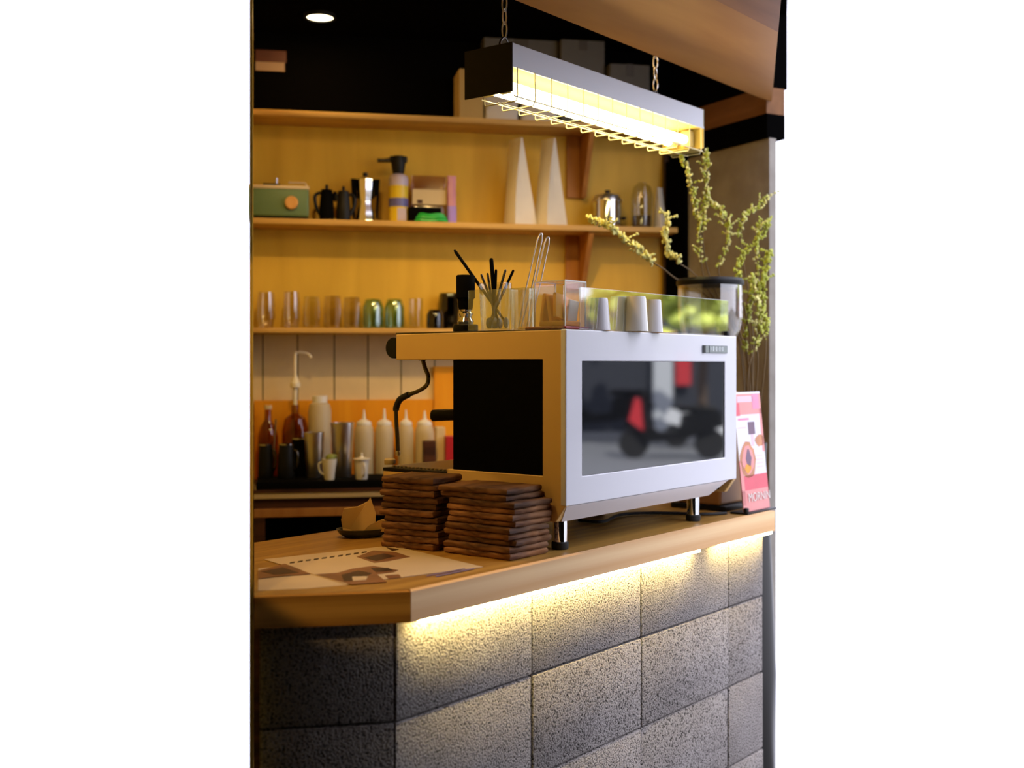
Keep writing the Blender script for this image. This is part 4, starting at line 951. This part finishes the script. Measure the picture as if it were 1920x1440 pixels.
# ------------------------------------------------------------------ bottom shelf glasses
def shelf_glass(px0, px1, ytop, m, label, kind='tumbler', off=0.09):
    c, w, h = shelf_rect(px0, px1, ytop, Z3, off); R = w / 2; b = MB()
    if kind == 'goblet':
        b.lathe([(0, 0), (R * 0.8, 0), (R * 0.85, h * 0.18), (R, h * 0.3), (R * 0.92, h * 0.55), (R * 0.98, h * 0.62), (R * 0.86, h), (R * 0.8, h), (R * 0.9, h * 0.6), (R * 0.88, h * 0.3), (R * 0.6, 0.012), (0, 0.012)], seg=28)
    elif kind == 'faceted':
        b.lathe([(0, 0), (R * 0.86, 0), (R, h * 0.55), (R * 0.9, h * 0.95), (R * 0.86, h), (R * 0.8, h), (R * 0.93, h * 0.55), (R * 0.78, 0.012), (0, 0.012)], seg=10)
    elif kind == 'stack':
        b.lathe([(0, 0), (R * 0.95, 0), (R, h * 0.2), (R, h * 0.72), (R * 0.78, h * 0.96), (R * 0.7, h), (0, h), (0, h - 0.004), (R * 0.66, h - 0.006), (R * 0.93, h * 0.7), (R * 0.92, 0.01), (0, 0.008)], seg=28)
    else:
        b.lathe([(0, 0), (R * 0.93, 0), (R, 0.01), (R, h), (R - 0.003, h), (R - 0.003, 0.012), (0, 0.01)], seg=28)
    tag(place(b.build('drinking_glass', m, sharp=25), c, WROT), label, 'glass', 'drinking glasses on the bottom shelf')
shelf_glass(482, 516, 548, M['ribglass'], 'clear ribbed glass, first from the left on the bottom shelf', 'goblet')
shelf_glass(531, 563, 547, M['ribglass'], 'clear ribbed glass, second from the left on the bottom shelf', 'goblet')
shelf_glass(568, 602, 556, M['glass'], 'clear faceted glass, third from the left on the bottom shelf', 'faceted')
shelf_glass(606, 641, 555, M['ribglass'], 'clear faceted glass, fourth from the left on the bottom shelf', 'faceted')
shelf_glass(643, 677, 557, M['ribglass'], 'clear faceted glass just left of the green glasses', 'faceted')
shelf_glass(680, 719, 561, M['greenglass'], 'green upturned glass on the bottom shelf, left of two', 'stack')
shelf_glass(721, 758, 561, M['greenglass'], 'green upturned glass on the bottom shelf, right of two', 'stack')
shelf_glass(766, 793, 560, M['glass'], 'straight clear glass just right of the green glasses')
shelf_glass(800, 831, 581, M['smokeglass'], 'low dark smoky cup on the bottom shelf left of tamper', 'stack', 0.128)
shelf_glass(822, 862, 550, M['smokeglass'], 'taller dark smoky cup on the bottom shelf behind the tamper', 'faceted', 0.052)

# ------------------------------------------------------------------ back counter goods
def bc_rect(px0, px1, ytop, off, z):
    c = wall_pt((px0 + px1) / 2, off, z); s = c.y / F; return c, (px1 - px0) * s, zat(ytop, c.y) - z
def shaker(px0, px1, ytop, label, off):
    c, w, h = bc_rect(px0, px1, ytop, off, MT); R = w / 2
    r = thing('shaker_tin', label, 'shaker', c, WROT, 'steel shaker tins')
    b = MB(); b.lathe([(0, 0), (R * 0.72, 0), (R * 0.76, 0.004), (R, h), (R * 0.95, h), (R * 0.72, 0.008), (0, 0.008)], seg=32); b.build('tin_body', M['steel'], r)
    b = MB(); b.lathe([(R * 0.97, h - 0.004), (R * 1.03, h - 0.003), (R * 1.03, h + 0.001), (R * 0.97, h + 0.001)], seg=32, caps=(False, False)); b.build('rim', M['steel'], r)
shaker(570, 608, 811, 'shorter steel shaker tin on the black bar mat', 0.25)
shaker(620, 664, 793, 'taller steel shaker tin on the black bar mat', 0.24)
def squeeze(px0, px1, ytop, ycap, label, off=0.11, z=None):
    z = BZ + 0.0005 if z is None else z
    c, w, h = bc_rect(px0, px1, ytop, off, z); R = w / 2; hb = zat(ycap, c.y) - z
    r = thing('squeeze_bottle', label, 'squeeze bottle', c, WROT, 'milky squeeze bottles')
    b = MB(); b.lathe([(0, 0), (R * 0.95, 0), (R, 0.006), (R, hb * 0.86), (R * 0.9, hb * 0.95), (R * 0.75, hb), (0, hb)], seg=24); b.build('bottle_body', M['milky'], r)
    b = MB(); b.lathe([(R * 0.78, hb), (R * 0.8, hb + 0.004), (R * 0.72, hb + 0.012), (R * 0.2, hb + 0.022), (R * 0.08, h), (0, h)], seg=20, caps=(True, False)); b.build('spout_cap', M['ceramic'], r)
squeeze(664, 701, 768, 797, 'milky squeeze bottle just right of the tall shaker tin')
squeeze(703, 738, 766, 797, 'milky squeeze bottle behind the steam wand, left of it')
squeeze(746, 776, 768, 797, 'milky squeeze bottle just right of the steam wand', 0.11)
squeeze(778, 814, 770, 797, 'milky squeeze bottle left of the portafilter handle', 0.11)
# large white bottle
c, w, h = bc_rect(578, 621, 742, 0.10, BZ + 0.0005); R = w / 2
r = thing('syrup_bottle', 'large white plastic bottle behind the shorter shaker tin', 'bottle', c, WROT)
b = MB(); b.lathe([(0, 0), (R * 0.95, 0), (R, 0.008), (R, h * 0.82), (R * 0.85, h * 0.90), (R * 0.62, h * 0.92), (0, h * 0.92)], seg=28); b.build('bottle_body', M['milky'], r)
b = MB(); b.lathe([(0, h * 0.92), (R * 0.66, h * 0.92), (R * 0.66, h), (0, h)], seg=24); b.build('cap', M['ceramic'], r)
# pump bottle
c, w, h = bc_rect(529, 578, 775, 0.09, BZ + 0.0005); R = w / 2; s = c.y / F
r = thing('pump_bottle', 'amber syrup bottle with tall cream dispensing pump', 'bottle', c, WROT)
b = MB(); b.lathe([(0, 0), (R, 0), (R, h * 0.75), (R * 0.8, h * 0.92), (R * 0.3, h), (R * 0.27, h + 0.03), (0, h + 0.03)], seg=28); b.build('bottle_body', M['amberglass'], r)
zz = lambda py: zat(py, c.y) - BZ
b = MB(); b.lathe([(0, zz(775)), (0.007, zz(775)), (0.0075, zz(727)), (0.018, zz(726)), (0.018, zz(718)), (0.014, zz(716)), (0.005, zz(702)), (0.005, zz(660)), (0, zz(660))], seg=18)
b.tube(smooth_path([(0, 0, zz(662)), (0.02, 0, zz(661)), (0.045, 0, zz(664)), (0.056, 0, zz(671))], 5), [0.005] * 15 + [0.006], 8); b.build('pump', M['pump'], r)
# amber bottles at far left
def amber_bottle(px0, px1, ytop, label, off):
    c, w, h = bc_rect(px0, px1, ytop, off, BZ + 0.0005); R = w / 2
    r = thing('syrup_bottle', label, 'bottle', c, WROT, 'amber glass bottles')
    b = MB(); b.lathe([(0, 0), (R, 0), (R, h * 0.6), (R * 0.75, h * 0.72), (R * 0.35, h * 0.8), (R * 0.33, h * 0.95), (0, h * 0.95)], seg=24); b.build('bottle_body', M['amberglass'], r)
    b = MB(); b.lathe([(0, h * 0.95), (R * 0.38, h * 0.95), (R * 0.38, h), (0, h)], seg=16); b.build('cap', M['radiotrim'], r)
amber_bottle(484, 521, 760, 'amber glass bottle at the left edge behind the black pots', 0.08)
# straw / stirring stick and black pots
def pot(px0, px1, ytop, label, off, m):
    c, w, h = bc_rect(px0, px1, ytop, off, MT); R = w / 2
    r = thing('milk_pitcher', label, 'pitcher', c, WROT, 'dark milk pitchers on the mat')
    b = MB(); b.lathe([(0, 0), (R * 0.9, 0), (R, 0.01), (R * 0.95, h * 0.5), (R * 0.8, h), (R * 0.75, h), (R * 0.88, h * 0.5), (R * 0.85, 0.012), (0, 0.012)], seg=28); b.build('pitcher_body', m, r)
    b = MB(); b.lathe([(R * 0.76, h - 0.003), (R * 0.84, h - 0.002), (R * 0.84, h + 0.002), (R * 0.76, h + 0.002)], seg=28, caps=(False, False)); b.build('rim', M['chrome'], r)
    b = MB(); b.tube(smooth_path([(R * 0.8, -0.01, h * 0.85), (R * 1.25, -0.02, h * 0.75), (R * 1.2, -0.02, h * 0.35), (R * 0.9, -0.01, h * 0.2)], 5), 0.004, 8); b.build('handle', M['darksteel'], r)
pot(484, 513, 834, 'dark milk pitcher on the mat, leftmost of three', 0.22, M['black'])
pot(520, 553, 833, 'dark milk pitcher on the mat, middle of three', 0.25, M['black'])
pot(545, 577, 822, 'dark milk pitcher on the mat, beside the shorter shaker', 0.19, M['matblack'])
a = wall_pt(511, 0.21, MT + 0.02); e = at(517, 786, a.y)
b = MB(); b.tube([a - a, e - a], 0.003, 8); tag(place(b.build('stir_stick', M['twig']), a), 'thin dark stir stick standing up from the left pitcher', 'stick')
# creamer with lime and cup with lid
c, w, h = bc_rect(603, 632, 860, 0.345, MT); R = w / 2
r = thing('creamer', 'small white creamer jug holding something green on the mat', 'creamer', c, WROT)
b = MB(); b.lathe([(0, 0), (R * 0.62, 0), (R * 0.66, 0.004), (R * 0.98, h), (R * 0.92, h), (R * 0.62, 0.006), (0, 0.006)], seg=28); b.build('jug_body', M['ceramic'], r)
b = MB(); b.tube(smooth_path([(-R * 0.85, 0, h * 0.85), (-R * 1.35, 0, h * 0.75), (-R * 1.2, 0, h * 0.4), (-R * 0.72, 0, h * 0.25)], 5), 0.003, 8); b.build('handle', M['ceramic'], r)
b = MB(); b.ball((0, 0, 0), 0.017, (1, 1, 0.85), 3); b.ball((0.012, 0.004, 0.004), 0.009, (1, 1, 1), 2)
tag(place(b.build('lime', pr('lime_skin', (0.22, 0.26, 0.05), 0.5, vary=0.3)), c + Vector((0.004, 0, h * 0.98 + 0.004))), 'green lime resting in the small white creamer', 'lime')
c, w, h = bc_rect(664, 692, 862, 0.345, MT); R = w / 2
r = thing('lidded_cup', 'white cup with flat saucer lid right of the shakers', 'cup', c, WROT)
b = MB(); b.lathe([(0, 0), (R * 0.75, 0), (R * 0.8, 0.004), (R, h), (R * 0.94, h), (R * 0.74, 0.006), (0, 0.006)], seg=28); b.build('cup_body', M['ceramic'], r)
b = MB(); b.lathe([(0, h + 0.0005), (R * 1.2, h + 0.0005), (R * 1.22, h + 0.004), (R * 0.3, h + 0.008), (R * 0.15, h + 0.014), (R * 0.2, h + 0.022), (0, h + 0.024)], seg=28); b.build('lid', M['ceramic'], r)
b = MB(); b.tube(smooth_path([(R * 0.2, -R * 0.9, h * 0.85), (R * 0.3, -R * 1.4, h * 0.7), (R * 0.3, -R * 1.3, h * 0.35), (R * 0.2, -R * 0.75, h * 0.2)], 5), 0.0035, 8); b.build('handle', M['ceramic'], r)
# small boxes right of the bottles
def small_box(px0, px1, ytop, m, label, off, name='small_carton'):
    c, w, h = bc_rect(px0, px1, ytop, off, BZ + 0.0005)
    b = MB(); b.box((0, 0, h / 2), (w, 0.05, h), bevel=0.003); tag(place(b.build(name, m, smooth=False), c, WROT), label, 'carton')
small_box(793, 816, 826, M['darkwood'], 'small dark brown carton behind the drip tray', 0.24)
small_box(816, 833, 800, M['label'], 'pale yellow carton between brown and red cartons', 0.20)
small_box(834, 852, 817, M['red'], 'red carton beside the machine body on the back worktop', 0.24)
# tealight-like tin on the tray
q = mw(0.03, topy(731, 0.03), 0.176); 
b = MB(); b.lathe([(0, 0), (0.014, 0), (0.015, 0.003), (0.015, 0.012), (0.012, 0.016), (0, 0.016)], seg=20); tag(place(b.build('brass_tin', M['radiotrim']), q), 'small round cream lid at the drip tray left corner', 'lid')

# ------------------------------------------------------------------ floor vase with budding branches
vp = Vector((0.775, 3.80, 0.0))
r = thing('floor_vase', 'tall dark floor vase of branches behind the menu card', 'vase', vp)
b = MB(); b.lathe([(0, 0), (0.06, 0), (0.075, 0.03), (0.08, 0.5), (0.06, 0.95), (0.045, 1.15), (0.05, 1.24), (0.044, 1.24), (0.04, 1.15), (0.03, 1.1), (0, 1.1)], seg=32); b.build('vase_body', M['vase'], r)
def branch(label, pts, dens, size, seed, m1='bud', m2='leaf', rad=0.0032, start=0.25):
    rn = random.Random(seed)
    P = [at(px, py, dd) for px, py, dd in pts]; root = vp + Vector((rn.uniform(-0.02, 0.02), rn.uniform(-0.02, 0.02), 1.12))
    P = [root] + P; path = smooth_path(P, 7); n = len(path)
    o = thing('budding_branch', label, 'branch', root)
    path = [q_ - root for q_ in path]
    b = MB(); b.tube(path, [rad * (1 - 0.72 * i / (n - 1)) for i in range(n)], 6); tw = b.build('stem', M['twig'], o)
    b = MB(); tot = sum((path[i + 1] - path[i]).length for i in range(n - 1)); k = int(tot * dens)
    for j in range(k):
        f = start + (1 - start) * (j + rn.random()) / k; i = min(n - 2, int(f * (n - 1))); q_ = path[i].lerp(path[i + 1], f * (n - 1) - i)
        off = Vector((rn.gauss(0, 1), rn.gauss(0, 1), rn.gauss(0, 1))).normalized()
        sz = size * rn.uniform(0.6, 1.25); b.mi = 0 if rn.random() < 0.55 else 1
        b.ball(q_ + off * sz * 1.1, sz, (1, 0.62, 0.5), 1, (rn.uniform(0, 3), rn.uniform(0, 3), rn.uniform(0, 3)))
    for j in range(int(k * 0.12)):
        f = start + (1 - start) * rn.random(); i = min(n - 2, int(f * (n - 1))); q_ = path[i]; d_ = Vector((rn.gauss(0, 1), rn.gauss(0, 1), rn.uniform(0.2, 1))).normalized() * rn.uniform(0.02, 0.05)
        b.mi = 1; b.tube([q_, q_ + d_], [0.0014, 0.0008], 5)
        for t_ in (0.4, 0.75, 1.0): b.mi = 0 if t_ == 1 else 1; b.ball(q_ + d_ * t_, size * 0.8, (1, 0.6, 0.6), 1, (rn.uniform(0, 3), rn.uniform(0, 3), 0))
    lf = b.build('buds', [M[m1], M[m2]], o); 
D = 3.72
branch('tallest budding branch at the left, reaching the lamp tray', [(1392, 660, D + .08), (1345, 575, D + .08), (1318, 515, D + .08), (1312, 437, D), (1305, 393, D), (1298, 354, D - .05), (1287, 318, D - .08), (1278, 291, D - .1)], 95, 0.0075, 1, 'bud', 'leaf', start=0.42)
branch('straight budding branch just right of the tallest one', [(1398, 660, D + .08), (1352, 570, D + .08), (1325, 500, D + .08), (1316, 430, D), (1321, 392, D), (1325, 352, D), (1324, 310, D - .03), (1323, 280, D - .05)], 80, 0.0075, 2, 'bud', 'leaf', start=0.5)
branch('budding branch arching right over the grinder lid', [(1400, 660, D + .08), (1372, 560, D + .08), (1347, 510, D + .03), (1362, 465, D + .03), (1369, 432, D + .03), (1360, 408, D), (1345, 390, D), (1330, 377, D)], 95, 0.008, 3, 'leaf', 'bud', start=0.4)
branch('long budding branch sweeping far left in front of shelf', [(1385, 640, D + .08), (1325, 555, D + .08), (1267, 522, D + .08), (1244, 504, D - .12), (1222, 490, D - .14), (1200, 469, D - .16), (1172, 449, D - .18), (1150, 429, D - .2), (1128, 418, D - .2), (1105, 410, D - .2)], 110, 0.008, 4, 'bud', 'bud', start=0.5)
branch('budding branch rising left beside the dark post', [(1388, 640, D + .08), (1340, 560, D + .08), (1300, 512, D + .08), (1272, 492, D - .05), (1254, 472, D - .06), (1246, 448, D - .08), (1248, 425, D - .08), (1252, 400, D - .08)], 85, 0.0085, 5, 'bud', 'bud', start=0.5)
branch('budding branch leaning right across the plaster wall', [(1408, 660, D), (1396, 580, D), (1386, 530, D), (1383, 502, D), (1396, 478, D), (1416, 452, D), (1432, 436, D), (1441, 418, D)], 105, 0.0075, 6, 'leaf', 'leaf', start=0.35)
branch('budding branch with high tip near the wall edge', [(1412, 660, D + .05), (1404, 560, D + .05), (1392, 480, D + .05), (1388, 430, D + .05), (1402, 400, D + .05), (1425, 386, D + .05), (1438, 368, D + .05)], 60, 0.0075, 7, 'leaf', 'bud', start=0.5)
branch('upright budding branch behind the middle of menu card', [(1420, 700, D), (1418, 640, D), (1420, 560, D), (1418, 500, D), (1420, 450, D), (1424, 415, D)], 80, 0.0078, 8, 'leaf', 'bud', start=0.3)
branch('dense upright budding branch at the far right', [(1432, 700, D - .02), (1436, 620, D - .02), (1430, 560, D - .02), (1432, 520, D - .02), (1440, 490, D - .02), (1442, 470, D - .02)], 130, 0.0085, 9, 'leaf', 'leaf', start=0.3)
branch('short budding branch beside the hopper right edge', [(1404, 700, D + .02), (1398, 640, D + .02), (1402, 590, D + .02), (1410, 555, D + .02), (1415, 530, D + .02)], 120, 0.008, 10, 'leaf', 'leaf', start=0.3)
branch('crossing budding branch low above the menu card', [(1402, 715, D - .05), (1416, 650, D - .05), (1428, 600, D - .05), (1421, 570, D - .05), (1408, 520, D - .05)], 110, 0.008, 12, 'leaf', 'bud', start=0.4)

# ------------------------------------------------------------------ the street outside (seen mirrored in the black glass)
n_ = Vector((0.788, -0.616)); dcam = -(C0[0] * n_.x + C0[1] * n_.y); CP = -2 * dcam * n_ 
def street(px, py, Dd):
    v = Vector(((px - CX) / F, 1.0)); rr = v - 2 * v.dot(n_) * n_; q_ = CP + rr * Dd
    return Vector((q_.x, q_.y, zat(py, Dd)))
b = MB(); b.prism([(1.6, -4), (34, -8), (34, 30), (14.2, 30), (1.6, 3.0)], -0.08, -0.02); struct(b.build('road', M['asphalt'], smooth=False))
fc0 = street(1085, 0, 27); fc1 = street(1375, 0, 27); fd = Vector((fc1.x - fc0.x, fc1.y - fc0.y)).normalized()
f0 = Vector((fc0.x, fc0.y)) - fd * 5; f1 = Vector((fc1.x, fc1.y)) + fd * 3
vwall('building_facade', f0, f1, -0.02, 3.0, 0.3, M['facade'])
def fpanel(px0, px1, y0, y1, m, name, label, cat):
    a = street(px0, y0, 26.5); c = street(px1, y1, 26.5); d2 = Vector((c.x - a.x, c.y - a.y)); L = d2.length
    b = MB(); b.box((L / 2, 0, (a.z + c.z) / 2), (L, 0.12, abs(a.z - c.z))); tag(place(b.build(name, m, smooth=False), (a.x, a.y, 0), math.atan2(d2.y, d2.x)), label, cat)
fpanel(1226, 1262, 640, 808, M['riderwhite'], 'rider_white_panel', 'pale panel standing in for the white-clad rider mirrored in the machine glass', 'panel')  # panel added in place of the mirrored rider's white clothing
fpanel(1268, 1296, 660, 722, M['scooterr'], 'rider_red_panel', 'red panel standing in for the rider in red mirrored in the machine glass', 'sign')  # panel added in place of the mirrored rider's red clothing
def scooter(px, D_, label, m1, m2, flip=1, sc_=1.0):
    q_ = street(px, 800, D_); v = (q_.xy - CP).normalized(); rz = math.atan2(v.y, v.x) - PI / 2
    r = thing('scooter', label, 'scooter', (q_.x, q_.y, -0.02), rz); r.scale = (flip * sc_, sc_, sc_)
    for x in (-0.6, 0.62):
        b = MB(); b.lathe([(0.14, -0.05), (0.23, -0.05), (0.25, 0), (0.23, 0.05), (0.14, 0.05)], (x, 0, 0.25), 20, Matrix.Rotation(PI / 2, 4, 'X')); b.build('wheel', M['rubber'], r)
    b = MB(); b.prism([(-0.85, 0.55), (-0.2, 0.32), (0.25, 0.28), (0.45, 0.28), (0.62, 0.6), (0.52, 1.02), (0.42, 1.02), (0.38, 0.55), (0.2, 0.42), (-0.1, 0.45), (-0.15, 0.72), (-0.75, 0.80)], -0.14, 0.14, 'y'); b.build('bodywork', m1, r, smooth=False)
    b = MB(); b.box((-0.4, 0, 0.80), (0.62, 0.26, 0.10), bevel=0.03); b.build('seat', M['black'], r)
    b = MB(); b.prism([(0.46, 0.45), (0.70, 0.62), (0.60, 0.98), (0.50, 0.98)], -0.2, 0.2, 'y'); b.build('front_shield', m2, r, smooth=False)
    b = MB(); b.tube([(0.46, -0.32, 1.06), (0.48, 0, 1.02), (0.46, 0.32, 1.06)], 0.02, 8); b.build('handlebar', M['black'], r)
    b = MB(); b.tube([(0.62, 0, 0.25), (0.48, 0, 1.02)], 0.03, 8); b.build('fork', M['darksteel'], r)
    return r
scooter(1262, 19.0, 'black scooter with red shield in the street mirrored in machine glass', M['black'], M['scooterr'], 1)
scooter(1325, 21.5, 'white scooter parked behind the red one in the street', M['scooterw'], M['black'], -1, 0.9)
scooter(1135, 24.0, 'dark scooter with pale shield parked further down the street', M['black'], M['scooterw'], 1, 1.2)
# street tree whose sunlit crown shows in the guard glass
q_ = street(1320, 590, 22.0)
r = thing('street_tree', 'yellow-green street tree mirrored in the glass cup guard', 'tree', (q_.x, q_.y, -0.02))
b = MB(); b.tube([(0, 0, 0), (0.05, 0, 1.2), (0, 0.05, 2.2)], [0.12, 0.10, 0.07], 8); b.build('trunk', M['bark'], r)
b = MB(); rn = random.Random(8)
for i in range(520):
    a = rn.uniform(0, 2 * PI); rr = 2.1 * math.sqrt(rn.random()); b.ball((rr * math.cos(a), rr * math.sin(a), 3.1 + rn.gauss(0, 0.4)), rn.uniform(0.12, 0.26), (1, 1, 0.7), 1)
b.build('crown', M['tree'], r)

# ------------------------------------------------------------------ light
w = bpy.data.worlds.new('overcast'); sc.world = w; w.use_nodes = True
bg = w.node_tree.nodes['Background']; bg.inputs['Color'].default_value = (0.91, 0.92, 1.10, 1); bg.inputs['Strength'].default_value = 2.8
WARM = (1.0, 0.63, 0.23)
def area(name, loc, size, energy, col, aim):
    l = bpy.data.lights.new(name, 'AREA'); l.energy = energy; l.color = col; l.shape = 'DISK'; l.size = size
    o = bpy.data.objects.new(name, l); COL.objects.link(o); o.location = loc
    o.rotation_euler = (Vector(aim) - Vector(loc)).to_track_quat('-Z', 'Y').to_euler(); return o
area('ceiling_lamp_left', (-0.38, 3.05, 2.64), 0.12, 1.2, WARM, (-0.55, 4.3, 1.5))
area('ceiling_lamp_right', (0.15, 3.35, 2.64), 0.12, 1.2, WARM, (0.2, 4.4, 1.5))
def spot(name, loc, aim, energy, col, half, blend, rad=0.03):
    l = bpy.data.lights.new(name, 'SPOT'); l.energy = energy; l.color = col; l.spot_size = 2 * math.radians(half); l.spot_blend = blend; l.shadow_soft_size = rad
    o = bpy.data.objects.new(name, l); COL.objects.link(o); o.location = loc
    o.rotation_euler = (Vector(aim) - Vector(loc)).to_track_quat('-Z', 'Y').to_euler(); return o
spot('side_fill_spot', (-0.45, 2.62, 2.45), (-0.02, 2.86, 1.25), 25, WARM, 34, 0.5)  # added fill with no fixture, brightens machine side and counter
spot('edge_fill_spot', (-0.62, 1.15, 2.34), (-0.30, 2.62, 1.05), 26, WARM, 10.3, 0.12, 0.01)  # added unseen fill, cone cut to light the counter edge above the blocks
spot('wall_fill_left', (-0.46, 2.95, 2.64), (-0.56, 4.28, 1.42), 31, WARM, 27, 0.9, 0.03)  # added unseen fill for the lower back wall, cone leaves the top darker
spot('wall_fill_right', (0.02, 3.10, 2.64), (0.10, 4.40, 1.46), 31, WARM, 28, 0.9, 0.03)  # second added fill for the lower back wall
area('downlight_beam', (d.x, d.y, CEIL - 0.02), 0.08, 1.5, WARM, (d.x, d.y, 0))
su = bpy.data.lights.new('street_sun', 'SUN'); su.energy = 9; su.angle = 0.02; su.color = (1.0, 0.95, 0.85)
so = bpy.data.objects.new('street_sun', su); COL.objects.link(so); so.rotation_euler = Vector((1.0, -0.15, -0.9)).to_track_quat('-Z', 'Y').to_euler()

# ------------------------------------------------------------------ camera
cam = bpy.data.cameras.new('camera'); co = bpy.data.objects.new('camera', cam); COL.objects.link(co)
co.location = (0, 0, CZ); co.rotation_euler = (PI / 2, 0, 0)
cam.sensor_width = 36; cam.lens = F / 1920 * 36; cam.shift_y = (HY - 720) / 1920; cam.clip_start = 0.05; cam.clip_end = 200
cam.dof.use_dof = True; cam.dof.focus_distance = 2.9; cam.dof.aperture_fstop = 1.9
sc.camera = co
sc.view_settings.view_transform = 'Standard'; sc.view_settings.look = 'None'; sc.view_settings.gamma = 1; sc.view_settings.exposure = 0
sc.view_settings.use_curve_mapping = False
try:
    sc.cycles.use_denoising = True; sc.cycles.sample_clamp_indirect = 6; sc.cycles.transparent_max_bounces = 24; sc.cycles.max_bounces = 10
    sc.cycles.caustics_reflective = False; sc.cycles.caustics_refractive = False
except Exception: pass
